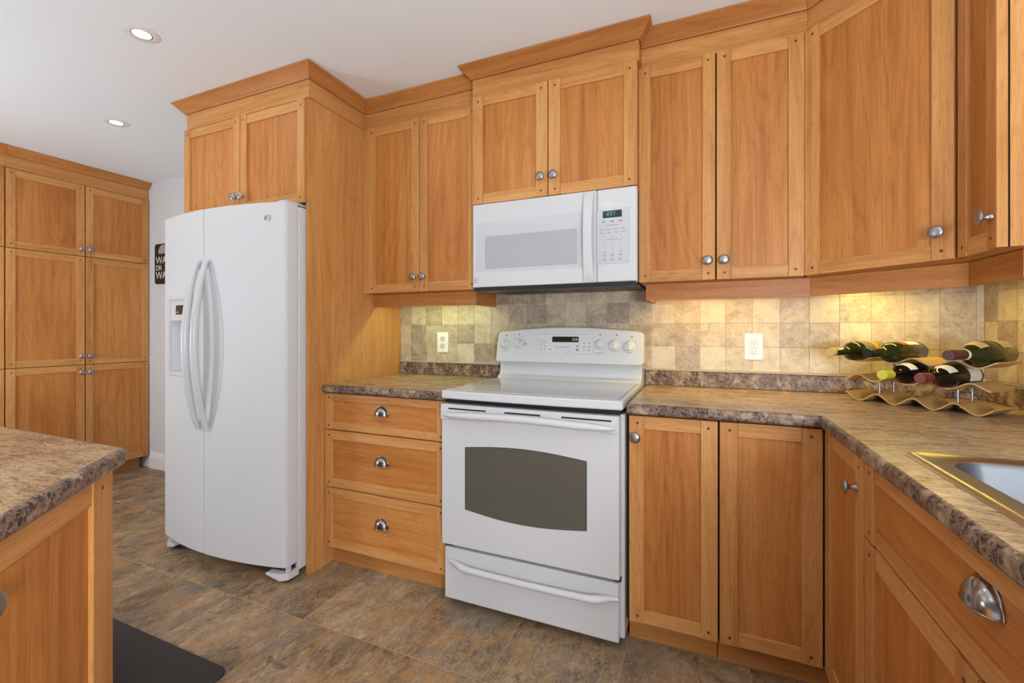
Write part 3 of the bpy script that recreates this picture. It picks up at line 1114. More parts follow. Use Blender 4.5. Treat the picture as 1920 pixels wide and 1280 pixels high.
front('door', ic, fd_l[0] - w_i - 0.004, fd_l[1] - 0.001, 0.106, w_i, 0.763, stile=0.090, rail=0.058, knob=(w_i - 0.432, 0.683))

# ------------------------------------------------------------------ sink
sk = thing('kitchen_sink', 'stainless steel drop-in sink set in the right countertop', 'sink', (0.647, -1.90, CT1 + 0.0005))
def rr_loop(x0, x1, y0, y1, r, z):
    return [(x - 0.647, y + 1.90, z) for x, y in rounded_rect(x0, x1, y0, y1, r, 6)]
loops = [rr_loop(0.645, 1.170, -1.897, -1.085, 0.012, 0.0), rr_loop(0.649, 1.166, -1.893, -1.089, 0.012, 0.006),
         rr_loop(0.655, 1.160, -1.887, -1.095, 0.012, 0.008), rr_loop(0.661, 1.154, -1.881, -1.101, 0.012, 0.006),
         rr_loop(0.690, 1.080, -1.845, -1.125, 0.060, 0.005), rr_loop(0.694, 1.076, -1.841, -1.129, 0.060, 0.002),
         rr_loop(0.697, 1.073, -1.838, -1.132, 0.060, -0.006), rr_loop(0.712, 1.058, -1.823, -1.147, 0.060, -0.15),
         rr_loop(0.730, 1.040, -1.805, -1.165, 0.060, -0.175), rr_loop(0.780, 0.990, -1.755, -1.215, 0.060, -0.18)]
m_ = MB().grid(loops[:6], 0, closed_u=True)
m_.build('rim', 'steel', sk, smooth=True, angle=60, recalc=False)
m_ = MB().grid(loops[5:], 0, closed_u=True)
m_.face(loops[-1])
m_.build('basin', 'basin_steel', sk, smooth=True, angle=60, recalc=False)
MB().lathe([(0.0, 0.004), (0.03, 0.004), (0.045, 0.002), (0.047, 0.0005)], 28, Matrix.Translation((0.238, 0.415, -0.18))).build('drain', 'polished', sk, smooth=True)

# ------------------------------------------------------------------ refrigerator
fg = thing('refrigerator', 'white side-by-side refrigerator with curved doors and a water dispenser', 'refrigerator', (-1.987, -0.75, 0.0))
FX, FY = -1.987, -0.75
XL, XS, XR = -2.448, -2.031, -1.536      # left edge, seam, right edge
Z0f, Z1f = 0.078, 1.784


def door_y(x):
    """front surface of both doors, one shallow bow"""
    c = (XL + XR) / 2
    u = (x - c) / ((XR - XL) / 2)
    return -0.890 + 0.058 * u * u


MB().box(XL - FX, XR - FX, -0.7585 - FY, -0.045 - FY, 0.035, 1.779).build('cabinet_body', 'fridge_white', fg, bevel=0.008, smooth=True)
YBK = -0.762
DX0, DX1, DZ0, DZ1 = -2.345, -2.125, 0.965, 1.345   # dispenser opening


def fridge_door(x0, x1, hole, name, outer):
    r = 0.022
    xs_ = [x0 + (x1 - x0) * k / 14 for k in range(15)]
    if hole:
        xs_ = sorted(set([x for x in xs_ if min(abs(x - DX0), abs(x - DX1)) > 0.012] + [DX0, DX1]))
    zs_ = [Z0f] + ([DZ0, DZ1] if hole else []) + [Z1f]
    pts = []
    for x in xs_:
        y = door_y(x)
        e = (x - x0) if outer == 'l' else (x1 - x)
        pts.append((x, y))
    # round the outer front edge, small round at the seam
    def rounded(seq, x_edge, rad, sgn):
        out = [p for p in seq if abs(p[0] - x_edge) > rad]
        ye = door_y(x_edge - sgn * rad)
        arcp = []
        for k in range(7):
            a = PI / 2 * k / 6
            arcp.append((x_edge - sgn * rad * (1 - math.sin(a)), ye + rad * (1 - math.cos(a))))
        return out, arcp
    body_, right = rounded(pts, x1, r if outer == 'r' else 0.006, 1)
    body_, left = rounded(body_, x0, r if outer == 'l' else 0.006, -1)
    chain = left[::-1] + body_ + right
    mb = MB()
    full = [(x0, YBK)] + chain + [(x1, YBK)]
    P = lambda p, z: (p[0] - FX, p[1] - FY, z)
    for zi in range(len(zs_) - 1):
        for i in range(len(full) - 1):
            a, b = full[i], full[i + 1]
            if hole and zi == 1 and a[0] >= DX0 - 1e-6 and b[0] <= DX1 + 1e-6 and a[1] < -0.8:
                continue
            mb.face([P(a, zs_[zi]), P(b, zs_[zi]), P(b, zs_[zi + 1]), P(a, zs_[zi + 1])])
    mb.face([P(p, Z1f) for p in full])
    mb.face([P(p, Z0f) for p in full][::-1])
    for zi in range(len(zs_) - 1):
        mb.face([P(full[-1], zs_[zi]), P(full[0], zs_[zi]), P(full[0], zs_[zi + 1]), P(full[-1], zs_[zi + 1])])
    return mb.build(name, 'fridge_white', fg, bevel=0.004, smooth=True, angle=28)


dl = fridge_door(XL, XS - 0.0025, True, 'door', 'l')
dr = fridge_door(XS + 0.0025, XR, False, 'door', 'r')

MB().box(XS - 0.0023 - FX, XS + 0.0023 - FX, -0.8835 - FY, -0.77 - FY, Z0f + 0.004, Z1f - 0.004).build('seam_shade_strip', 'seam_shade', fg)  # dark strip added between the doors as the seam's shade
# dispenser: frame round the opening, control fascia above, recess below
mb = MB()
P = lambda x, y, z: (x - FX, y - FY, z)
def yd(x, o=0.0):
    return door_y(x) - o
xs_ = [DX0 + (DX1 - DX0) * k / 8 for k in range(9)]
fw = 0.016
for za, zb in ((DZ0 - fw, DZ0 + 0.004), (DZ1 - 0.004, DZ1 + fw)):
    ring = []
    for x in [DX0 - fw] + xs_ + [DX1 + fw]:
        ring.append([P(x, yd(x, 0.001), za), P(x, yd(x, 0.010), za + 0.003), P(x, yd(x, 0.010), zb - 0.003), P(x, yd(x, 0.001), zb)])
    mb.grid(ring)
for xa, xb in ((DX0 - fw, DX0 + 0.002), (DX1 - 0.002, DX1 + fw)):
    ring = []
    for z in (DZ0 - fw, DZ1 + fw):
        ring.append([P(xa, yd(xa, 0.001), z), P(xa + 0.003, yd(xa, 0.010), z), P(xb - 0.003, yd(xb, 0.010), z), P(xb, yd(xb, 0.001), z)])
    mb.grid(ring)
disp = mb.build('dispenser', 'white_soft', dl, smooth=True, angle=40)
ZM = 1.235
mb = MB()
rows_ = [[P(x, yd(x, 0.002), ZM), P(x, yd(x, 0.002), DZ1)] for x in xs_]
mb.grid(rows_)
mb.face([P(DX0, yd(DX0, 0.002), ZM), P(DX1, yd(DX1, 0.002), ZM), P(DX1, -0.800, ZM), P(DX0, -0.800, ZM)])
mb.build('control_fascia', 'white_soft', dl)
mb = MB()
yb_ = -0.790
mb.face([P(DX0 + 0.03, yb_, DZ0 + 0.02), P(DX1 - 0.03, yb_, DZ0 + 0.02), P(DX1 - 0.03, yb_, ZM), P(DX0 + 0.03, yb_, ZM)])
mb.face([P(DX0, yd(DX0), DZ0), P(DX0 + 0.03, yb_, DZ0 + 0.02), P(DX0 + 0.03, yb_, ZM), P(DX0, yd(DX0), ZM)])
mb.face([P(DX1, yd(DX1), DZ0), P(DX1 - 0.03, yb_, DZ0 + 0.02), P(DX1 - 0.03, yb_, ZM), P(DX1, yd(DX1), ZM)])
mb.face([P(DX0, yd(DX0), DZ0), P(DX1, yd(DX1), DZ0), P(DX1 - 0.03, yb_, DZ0 + 0.02), P(DX0 + 0.03, yb_, DZ0 + 0.02)])
mb.build('dispenser_recess', 'white_soft', dl)
ring = []
for x in [-2.283 + 0.011 * k for k in range(9)]:
    ring.append([P(x, yd(x, 0.0035), 1.266), P(x, yd(x, 0.0035), 1.314)])
ds = MB().grid(ring).build('display', 'display', dl)
mb = MB()
for k in range(4):
    mb.box(-2.278 + k * 0.02 - FX, -2.266 + k * 0.02 - FX, yd(-2.27) - 0.0065 - FY, yd(-2.27) - 0.004 - FY, 1.274, 1.282)
mb.build('display_icons', 'grey_print', dl)

# bowed handles
def f_handle(x, door):
    pts, rad = [], []
    z0, z1 = 0.700, 1.528
    for k in range(25):
        s = k / 24
        b = math.sin(PI * s)
        pts.append(P(x, yd(x) - 0.006 - 0.062 * b ** 0.75, z0 + (z1 - z0) * s))
        rad.append(0.012 + 0.006 * b)
    MB().tube(pts, rad, 14).build('handle', 'white', door, smooth=True, angle=60)


f_handle(-2.062, dl)
f_handle(-1.992, dr)
# finger scoop beside the right handle
ring = []
for k in range(21):
    s = k / 20
    z = 0.706 + (1.520 - 0.706) * s
    w = 0.088 * math.sin(PI * s) ** 0.8 + 0.001
    ring.append([P(-1.975 + w * q / 5, yd(-1.975 + w * q / 5, 0.0010 + 0.0010 * math.sin(PI * q / 5)), z) for q in range(6)])
MB().grid(ring).build('handle_scoop', 'fridge_white', dr, smooth=True, angle=80)
T = Matrix.Translation(P(-1.629, yd(-1.629) - 0.0005, 1.709)) @ Matrix.Rotation(PI / 2, 4, 'X')
bd = MB().lathe([(0.017, 0.0), (0.017, 0.003), (0.014, 0.004), (0, 0.004)], 28, T).build('badge', 'badge', dr, smooth=True)
mb = MB()
for a0, a1, r0 in ((0.5, 5.0, 0.0095),):
    pts = [P(-1.629 + r0 * math.cos(a0 + (a1 - a0) * k / 16), yd(-1.629) - 0.0048, 1.709 + 0.0105 * math.sin(a0 + (a1 - a0) * k / 16)) for k in range(17)]
    mb.tube(pts, 0.0012, 6)
mb.tube([P(-1.634, yd(-1.629) - 0.0048, 1.700), P(-1.627, yd(-1.629) - 0.0048, 1.716)], 0.0010, 6)
mb.build('badge_mark', 'dark_print', dr, smooth=True)
# base: kick grille, hinge brackets, feet
MB().box(XL + 0.02 - FX, XR - 0.02 - FX, -0.800 - FY, -0.755 - FY, 0.018, 0.070).build('kick_grille', 'black', fg)
for x0, x1 in ((XL + 0.004, XL + 0.115), (XR - 0.115, XR - 0.002)):
    mb = MB()
    s = 1 if x0 < -2 else -1
    xa = x0 if s > 0 else x1
    pl = [(xa, -0.754), (xa, -0.815), (xa + s * 0.03, -0.838), (xa + s * 0.11, -0.848), (xa + s * 0.11, -0.81), (xa + s * 0.06, -0.80), (xa + s * 0.06, -0.754)]
    pl = shift(pl, -FX, -FY)
    zt = [0.046] * 7
    zb = [0.014, 0.014, 0.014, 0.036, 0.036, 0.026, 0.014]
    lo_, hi_ = [(p[0], p[1], z) for p, z in zip(pl, zb)], [(p[0], p[1], z) for p, z in zip(pl, zt)]
    mb.face(hi_)
    mb.face(lo_[::-1])
    for i in range(7):
        j = (i + 1) % 7
        mb.face([lo_[i], lo_[j], hi_[j], hi_[i]])
    mb.box(xa + s * 0.008 - FX - 0.006 * (1 - s), xa + s * 0.02 - FX + 0.006 * (1 - s), -0.815 - FY, -0.79 - FY, 0.046, 0.077)
    mb.build('hinge_bracket', 'white_soft', fg, bevel=0.003, smooth=True)
    MB().lathe([(0, 0.0005), (0.018, 0.0005), (0.018, 0.0135), (0, 0.0135)], 16, Matrix.Translation(P(xa + s * 0.03, -0.79, 0))).build('foot', 'black', fg)
for x0 in (XL + 0.01, XR - 0.07):
    MB().box(x0 - FX, x0 + 0.06 - FX, -0.82 - FY, -0.70 - FY, 1.786, 1.797).build('hinge_cover', 'white_soft', fg, bevel=0.004, smooth=True)
for x0 in (XL + 0.05, XR - 0.05):
    MB().lathe([(0, 0.0005), (0.02, 0.0005), (0.02, 0.034), (0, 0.034)], 16, Matrix.Translation(P(x0, -0.12, 0))).build('foot', 'black', fg)

# ------------------------------------------------------------------ stove
sv = thing('stove', 'white electric stove with a glass cooktop between the base cabinets', 'stove', (-0.402, -0.64, 0.0))
VX, VY = -0.402, -0.64
Q = lambda x, y, z: (x - VX, y - VY, z)
def qb(mb, x0, x1, y0, y1, z0, z1, mat=0):
    return mb.box(x0 - VX, x1 - VX, y0 - VY, y1 - VY, z0, z1, mat)


X0s, X1s = -0.783, -0.0225
qb(MB(), X0s, X1s, -0.640, -0.030, 0.04, 0.8725).build('oven_body', 'white', sv, bevel=0.003)
qb(MB(), X0s + 0.02, X1s - 0.02, -0.60, -0.05, 0.012, 0.0395).build('plinth', 'black', sv)
qb(MB(), X0s + 0.012, X1s - 0.012, -0.655, -0.040, 0.8730, 0.8935).build('cooktop_gap_shade', 'black', sv)  # black strip added as the shade below the cooktop lip
for x in (X0s + 0.05, X1s - 0.05):
    for y in (-0.56, -0.1):
        MB().lathe([(0, 0.0), (0.02, 0.0), (0.02, 0.012), (0, 0.012)], 12, Matrix.Translation(Q(x, y, 0.0))).build('foot', 'black', sv)
# cooktop: bowed front lip, glass inset
pts = [(X0s - 0.001, -0.028), (X1s + 0.001, -0.028), (X1s + 0.001, -0.690)]
for k in range(1, 12):
    s = k / 12
    pts.append((X1s + 0.001 + (X0s - X1s - 0.002) * s, -0.690 - 0.012 * math.sin(PI * s)))
pts.append((X0s - 0.001, -0.690))
ct = MB().prism(shift(pts, -VX, -VY), 0.894, 0.929).build('cooktop', 'white', sv, bevel=0.007, seg=3, smooth=True)
gl = rounded_rect(X0s + 0.018, X1s - 0.018, -0.660, -0.140, 0.012)
MB().prism(shift(gl, -VX, -VY), 0.9295, 0.9312).build('glass_top', 'white_glass', ct)
ln = MB()
for (xa, xb, ya, yb2) in ((X0s + 0.016, X1s - 0.016, -0.1400, -0.1375), (X0s + 0.016, X0s + 0.0175, -0.66, -0.14), (X1s - 0.0175, X1s - 0.016, -0.66, -0.14)):
    qb(ln, xa, xb, ya, yb2, 0.9292, 0.9305)
ln.build('glass_trim', 'line_grey', ct)
# backguard: riser and console with an arched top
riser = [(-0.028, 0.9295), (-0.128, 0.9295), (-0.118, 0.938), (-0.098, 0.948), (-0.088, 0.965), (-0.085, 1.04), (-0.028, 1.04)]
MB().prism([(y - VY, z) for y, z in riser], X0s + 0.004 - VX, X1s - 0.002 - VX, 'yz').build('backguard', 'white', sv, smooth=True, angle=30)
xl, xr_ = X0s - 0.004, X1s + 0.010
cons = [(xl + 0.0, 1.026), (xl + 0.010, 1.016), (xr_ - 0.010, 1.016), (xr_, 1.026), (xr_ - 0.003, 1.160), (xr_ - 0.010, 1.172), (xr_ - 0.03, 1.1785)]
for k in range(1, 16):
    s = k / 16
    cons.append((xr_ - 0.03 + (xl - xr_ + 0.06) * s, 1.1785 + 0.022 * math.sin(PI * s)))
cons += [(xl + 0.03, 1.1785), (xl + 0.012, 1.172), (xl + 0.005, 1.160)]
mb = MB()
n = len(cons)
yf = lambda z: -0.138 + (z - 1.016) / 0.18 * 0.030
fr_ = [Q(x, yf(z), z) for x, z in cons]
bk_ = [Q(x, -0.030, z + (0.004 if z > 1.1 else 0)) for x, z in cons]
mb.face(fr_)
mb.face(bk_[::-1])
for i in range(n):
    j = (i + 1) % n
    mb.face([fr_[i], fr_[j], bk_[j], bk_[i]])
con = mb.build('control_console', 'white', sv, bevel=0.007, seg=3, smooth=True, angle=30)


def on_console(x, z, lift=0.0):
    return Q(x, yf(z) - lift, z)


def cpanel(name, x0, x1, z0, z1, mat, lift, r=0.004, parent=con):
    pl = rounded_rect(x0, x1, z0, z1, r, 3)
    mb = MB()
    f1 = [on_console(x, z, lift) for x, z in pl]
    f0 = [on_console(x, z, lift - 0.001) for x, z in pl]
    mb.face(f1)
    for i in range(len(pl)):
        j = (i + 1) % len(pl)
        mb.face([f1[i], f1[j], f0[j], f0[i]])
    return mb.build(name, mat, parent)


cpanel('panel_outline', -0.549, -0.254, 1.066, 1.164, 'line_grey', 0.0008)
cpanel('keypad', -0.5475, -0.2555, 1.0675, 1.1625, 'white_soft', 0.0012)
cpanel('display', -0.470, -0.330, 1.124, 1.152, 'display_brown', 0.0020, 0.003)
o = seven_seg('clock_digits', '10:20', 0.0, 0.0, 0.0, 0.0060, 0.0125, 'led2', con)
o.location = on_console(-0.366, 1.1315, 0.0027)
pr = MB()
r3 = random.Random(3)
for (x, z, w, h) in [(-0.526, 1.133, .030, .002), (-0.526, 1.113, .030, .002)] + \
        [(-0.530 + 0.022 * i, zz, .010, .004) for i in (0, 1) for zz in (1.124, 1.104, 1.086)] + \
        [(-0.480, 1.086, .012, .005), (-0.455, 1.086, .003, .003), (-0.405, 1.098, .060, .003), (-0.418, 1.085, .004, .003),
         (-0.395, 1.085, .004, .003), (-0.375, 1.085, .004, .003), (-0.385, 1.074, .018, .003), (-0.448, 1.096, .014, .003),
         (-0.335, 1.104, .014, .007), (-0.335, 1.086, .016, .011), (-0.302, 1.120, .010, .005), (-0.276, 1.120, .010, .005),
         (-0.302, 1.101, .010, .005), (-0.276, 1.101, .010, .005), (-0.302, 1.084, .008, .003), (-0.276, 1.084, .012, .005)]:
    a, b = on_console(x - w / 2, z - h / 2, 0.0017), on_console(x + w / 2, z + h / 2, 0.0017)
    pr.face([a, (b[0], a[1], a[2]), b, (a[0], b[1], b[2])])
pr.build('button_marks', 'grey_print', con)
cp = MB()
for (x, z, w, h) in [(-0.600, 1.113, .012, .002), (-0.732, 1.076, .026, .0025), (-0.223, 1.074, .040, .002), (-0.223, 1.067, .038, .002),
                     (-0.253, 1.127, .008, .002), (-0.196, 1.127, .008, .002), (-0.120, 1.124, .008, .002), (-0.050, 1.126, .006, .003),
                     (-0.683, 1.135, .010, .002), (-0.627, 1.137, .010, .002)]:
    a, b = on_console(x - w / 2, z - h / 2, 0.0007), on_console(x + w / 2, z + h / 2, 0.0007)
    cp.face([a, (b[0], a[1], a[2]), b, (a[0], b[1], b[2])])
cp.build('console_marks', 'grey_print', con)
for x, z in ((-0.731, 1.156), (-0.655, 1.162), (-0.222, 1.162), (-0.140, 1.162), (-0.068, 1.152)):
    T = Matrix.Translation(on_console(x, z, 0.0004)) @ Matrix.Rotation(PI / 2, 4, 'X')
    MB().lathe([(0.0035, 0.0), (0.0035, 0.0006), (0, 0.0006)], 10, T).build('indicator_mark', 'dark_print', con)
T = Matrix.Translation(on_console(-0.610 - 0.008, 1.113, 0.0004)) @ Matrix.Rotation(PI / 2, 4, 'X')
MB().lathe([(0.007, 0.0), (0.007, 0.0008), (0.0045, 0.001), (0.0045, 0.0002)], 18, T).build('badge', 'grey_print', con)
for x, z, r in ((-0.736, 1.110, 0.028), (-0.656, 1.113, 0.028), (-0.223, 1.114, 0.025), (-0.152, 1.109, 0.030), (-0.079, 1.105, 0.030)):
    T = Matrix.Translation(on_console(x, z, 0.0005)) @ Matrix.Rotation(PI / 2 - 0.16, 4, 'X')
    mb = MB().lathe([(0, 0), (r, 0), (r, 0.004), (r * 0.92, 0.007), (r * 0.72, 0.009), (r * 0.70, 0.016), (r * 0.62, 0.018), (0, 0.018)], 28, T)
    # grip bar across the dial
    b = MB().box(-0.006, 0.006, -r * 0.72, r * 0.95, 0.010, 0.026)
    v0 = len(mb.v)
    for p_ in b.v:
        sc = 0.75 if p_[2] > 0.02 else 1.0
        mb.v.append(tuple(T @ Vector((p_[0] * sc, p_[1] * sc, p_[2]))))
    for f_, u_ in zip(b.f, b.uv):
        mb.f.append(tuple(v0 + i for i in f_))
        mb.m.append(0)
        mb.uv.append(u_)
    mb.build('knob', 'white_soft', con, bevel=0.0015, smooth=True, angle=40)

# oven door with vent slots, window and handle
YD0, YD1 = -0.641, -0.686
od = qb(MB(), X0s - 0.002, X1s - 0.012, YD1, YD0, 0.274, 0.872).build('oven_door', 'white', sv, bevel=0.006, seg=3, smooth=True)
wx0, wx1, wz0, wz1 = -0.668, -0.156, 0.438, 0.695
win = []
for k in range(17):
    s = k / 16
    win.append((wx0 + (wx1 - wx0) * s, wz0 - 0.022 * math.sin(PI * s)))
for k in range(17):
    s = k / 16
    win.append((wx1 + (wx0 - wx1) * s, wz1 + 0.018 * math.sin(PI * s)))
MB().prism([(x - VX, z) for x, z in win], YD1 - 0.0018 - VY, YD1 + 0.002 - VY, 'xz').build('window', 'oven_glass', od)
cx_, cz_ = (wx0 + wx1) / 2, (wz0 + wz1) / 2
win2 = [(cx_ + (x - cx_) * 1.008, cz_ + (z - cz_) * 1.012) for x, z in win]
MB().prism([(x - VX, z) for x, z in win2], YD1 - 0.0010 - VY, YD1 + 0.002 - VY, 'xz').build('window_border', 'black', od)
# raised fascia behind the handle with an arched lower edge
fas = [(X0s - 0.002, 0.872), (X0s - 0.002, 0.806)]
for k in range(1, 20):
    s = k / 20
    fas.append((X0s - 0.002 + (X1s - X0s - 0.010) * s, 0.806 + 0.020 * math.sin(PI * s)))
fas += [(X1s - 0.012, 0.806), (X1s - 0.012, 0.872)]
MB().prism([(x - VX, z) for x, z in fas], YD1 - 0.008 - VY, YD1 - 0.0002 - VY, 'xz').build('handle_fascia', 'white', od, bevel=0.003, smooth=True)
sl = MB()
for xa, xb in ((-0.745, -0.570), (-0.487, -0.335), (-0.250, -0.062)):
    qb(sl, xa, xb, YD1 - 0.0088, YD1 - 0.0076, 0.8515, 0.8575)
sl.build('vent_slots', 'black', od)
pts, rad = [], []
for k in range(33):
    s = k / 32
    e = math.sin(PI * s)
    pts.append(Q(-0.766 + 0.715 * s, YD1 - 0.010 - 0.034 * min(1.0, 1.25 * e ** 0.55), 0.828 + 0.012 * e))
    rad.append(0.0065 + 0.0085 * min(1.0, 1.6 * e ** 0.7))
MB().tube(pts, rad, 14).build('handle', 'white', od, smooth=True, angle=60)
# warming drawer
wd = qb(MB(), X0s + 0.004, X1s - 0.016, -0.672, -0.641, 0.036, 0.256).build('drawer', 'white', sv, bevel=0.008, seg=3, smooth=True)
pts, rad = [], []
for k in range(33):
    s = k / 32
    e = math.sin(PI * s)
    lift = min(1.0, max(0.0, min(s, 1 - s) - 0.01) / 0.13)
    lift = lift * lift * (3 - 2 * lift)
    pts.append(Q(-0.752 + 0.712 * s, -0.674 - 0.004 - 0.034 * lift, 0.203 - 0.006 * e))
    rad.append(0.006 + 0.007 * min(1.0, 2.2 * e ** 0.7) + 0.003 * math.exp(-((min(s, 1 - s) - 0.10) / 0.05) ** 2))
MB().tube(pts, rad, 14).build('handle', 'white', wd, smooth=True, angle=60)
mb = MB()
for x in (-0.760, -0.045):
    qb(mb, x - 0.012, x + 0.012, -0.66, -0.6415, 0.258, 0.272)
mb.build('hinge_stop', 'black', sv)

# ------------------------------------------------------------------ microwave
mw = thing('microwave', 'white over-the-range microwave hung under the short cabinet', 'microwave', (-0.387, -0.43, 1.388))
UX, UY, UZ = -0.387, -0.43, 1.388
U = lambda x, y, z: (x - UX, y - UY, z - UZ)
def ub(mb, x0, x1, y0, y1, z0, z1, mat=0):
    return mb.box(x0 - UX, x1 - UX, y0 - UY, y1 - UY, z0 - UZ, z1 - UZ, mat)


ub(MB(), -0.766, -0.010, -0.386, -0.012, 1.392, 1.783).build('casing', 'black_metal', mw, bevel=0.002)
ub(MB(), -0.764, -0.011, -0.4285, -0.372, 1.3705, 1.3875).build('lower_lip', 'black', mw)
ub(MB(), -0.769, -0.0055, -0.398, -0.3865, 1.388, 1.784).build('front_frame', 'white', mw, bevel=0.003, smooth=True)
md = ub(MB(), -0.7695, -0.1728, -0.430, -0.399, 1.389, 1.7845).build('door', 'white', mw, bevel=0.005, seg=3, smooth=True)
mcn = ub(MB(), -0.1725, -0.0045, -0.430, -0.399, 1.389, 1.7845).build('control_panel', 'white', mw, bevel=0.008, seg=3, smooth=True)
# glazed band with slightly bowed edges and the mesh window
band = []
for k in range(13):
    s = k / 12
    band.append((-0.752 + 0.577 * s, 1.463 - 0.004 * math.sin(PI * s * 0.5)))
for k in range(13):
    s = k / 12
    band.append((-0.175 - 0.577 * s, 1.694 + 0.004 * math.cos(PI * s * 0.5)))
MB().prism([(x - UX, z - UZ) for x, z in band], -0.4312 - UY, -0.4300 - UY, 'xz').build('glass_band', 'white_glass', md)
wb = rounded_rect(-0.703, -0.258, 1.474, 1.628, 0.006, 3)
MB().prism([(x - UX, z - UZ) for x, z in wb], -0.4318 - UY, -0.4313 - UY, 'xz').build('window_edge', 'line_grey', md)
wb = rounded_rect(-0.701, -0.260, 1.476, 1.626, 0.006, 3)
MB().prism([(x - UX, z - UZ) for x, z in wb], -0.4323 - UY, -0.4319 - UY, 'xz').build('window', 'mw_window', md)
lg = MB()
for i in range(3):
    ub(lg, -0.762 + 0, -0.744, -0.4306, -0.4300, 1.410 + i * 0.009, 1.416 + i * 0.009)
lg.build('badge', 'line_grey', md)
# bowed handle bar
rows_ = []
for k in range(25):
    s = k / 24
    e = math.sin(PI * s)
    z = 1.394 + 0.386 * s
    y = -0.432 - 0.036 * e ** 0.7
    xa, xb = -0.229 + 0.004 * e, -0.181 - 0.004 * e
    rows_.append([U(xa, -0.4305, z), U(xa + 0.002, y, z), U((xa + xb) / 2, y - 0.004, z), U(xb - 0.002, y, z), U(xb, -0.4305, z)])
mb = MB().grid(rows_)
mb.face(rows_[0])
mb.face(rows_[-1][::-1])
mb.build('handle', 'white', md, smooth=True, angle=35)
kp = rounded_rect(-0.1715, -0.036, 1.466, 1.697, 0.008, 4)
MB().prism([(x - UX, z - UZ) for x, z in kp], -0.4308 - UY, -0.4300 - UY, 'xz').build('keypad_outline', 'line_grey', mcn)
kp = rounded_rect(-0.1715, -0.0375, 1.4675, 1.6955, 0.008, 4)
MB().prism([(x - UX, z - UZ) for x, z in kp], -0.4313 - UY, -0.4309 - UY, 'xz').build('keypad', 'white_glass', mcn)
ub(MB(), -0.146, -0.066, -0.4320, -0.4314, 1.660, 1.690).build('display', 'display', mcn)
seven_seg('clock_digits', '8:57', -0.129 - UX, 1.668 - UZ, -0.4321 - UY, 0.008, 0.015, 'led', mcn)
mk = MB()
for (x, z, w, h) in [(-0.142, 1.644, .012, .006), (-0.106, 1.644, .014, .008), (-0.071, 1.644, .014, .007), (-0.106, 1.628, .055, .003)] + \
        [(-0.150 + i * 0.030, zz, .017, .003) for i in range(4) for zz in (1.611, 1.597)] + \
        [(-0.106, 1.569, .050, .002)] + \
        [(-0.138 + i * 0.033, zz, .014, .003) for i in range(3) for zz in (1.506, 1.500, 1.486, 1.480)] + [(-0.138, 1.517, .015, .003), (-0.072, 1.517, .015, .003)]:
    ub(mk, x - w / 2, x + w / 2, -0.4317, -0.4314, z - h / 2, z + h / 2)
mk.build('button_marks', 'grey_print', mcn)
for i, ch in enumerate('1234567890'):
    r_, c_ = (i // 3, i % 3) if i < 9 else (3, 1)
    text_mesh('key_number', ch, 0.0085, 'dark_print', mcn, U(-0.138 + c_ * 0.033, -0.4315, 1.581 - r_ * 0.0175), (PI / 2, 0, 0), 0.0002)
# underside: lamp and filter plate
mb = ub(MB(), -0.762, -0.014, -0.380, -0.016, 1.384, 1.3915)
mb.build('underside_plate', 'black', mw)
mb = MB()
for x0 in (-0.70, -0.36):
    for k in range(9):
        ub(mb, x0 + k * 0.032, x0 + k * 0.032 + 0.02, -0.24, -0.06, 1.3822, 1.3838)
mb.build('grease_filter', 'black', mw)
mb = ub(MB(), -0.46, -0.31, -0.355, -0.29, 1.3822, 1.3838)
mb.build('lamp_cover', 'white_soft', mw)

# ------------------------------------------------------------------ outlets
def outlet(x, z, w, h, label, gfci):
    t = thing('wall_outlet', label, 'outlet', (x, -0.0068, z), group='white wall outlets')
    pl = rounded_rect(-w / 2, w / 2, -h / 2, h / 2, 0.006, 4)
    MB().prism(pl, -0.006, -0.0002, 'xz').build('cover_plate', 'outlet', t, bevel=0.002, smooth=True)
    mb, dk = MB(), MB()
    if gfci:
        mb.prism(rounded_rect(-0.0185, 0.0185, -0.036, 0.036, 0.003, 3), -0.0085, -0.006, 'xz')
        for z0 in (0.021, -0.023):
            dk.box(-0.008, -0.006, -0.0090, -0.0084, z0 - 0.004, z0 + 0.005)
            dk.box(0.006, 0.008, -0.0090, -0.0084, z0 - 0.004, z0 + 0.004)
            dk.box(-0.0025, 0.0025, -0.0090, -0.0084, z0 - 0.013, z0 - 0.008)
        mb.box(-0.012, 0.012, -0.0098, -0.0085, -0.008, -0.001)
        mb.box(-0.012, 0.012, -0.0098, -0.0085, 0.001, 0.008)
    else:
        for z0 in (0.0215, -0.0215):
            mb.prism(rounded_rect(-0.0165, 0.0165, z0 - 0.0145, z0 + 0.0145, 0.010, 5), -0.0075, -0.006, 'xz')
            dk.box(-0.008, -0.006, -0.0080, -0.0074, z0 - 0.001, z0 + 0.008)
            dk.box(0.006, 0.008, -0.0080, -0.0074, z0 - 0.001, z0 + 0.007)
            dk.box(-0.0025, 0.0025, -0.0080, -0.0074, z0 - 0.010, z0 - 0.005)
    mb.build('receptacle', 'white_soft', t, bevel=0.0008)
    dk.build('slots', 'grey_print', t)
    sc = MB()
    for z0 in ((h / 2 - 0.012, -h / 2 + 0.012) if gfci else (0.0, h / 2 - 0.012, -h / 2 + 0.012)):
        sc.lathe([(0, 0.0008), (0.003, 0.0006), (0.003, 0)], 10, Matrix.Translation((0, -0.006, z0)) @ Matrix.Rotation(PI / 2, 4, 'X'))
    sc.build('screws', 'white_soft', t)


outlet(-1.197, 1.112, 0.077, 0.122, 'slim white duplex wall outlet on the tiles left of the stove', False)
outlet(0.4615, 1.110, 0.074, 0.121, 'wider white safety outlet with buttons, on the tiles right of the stove', True)

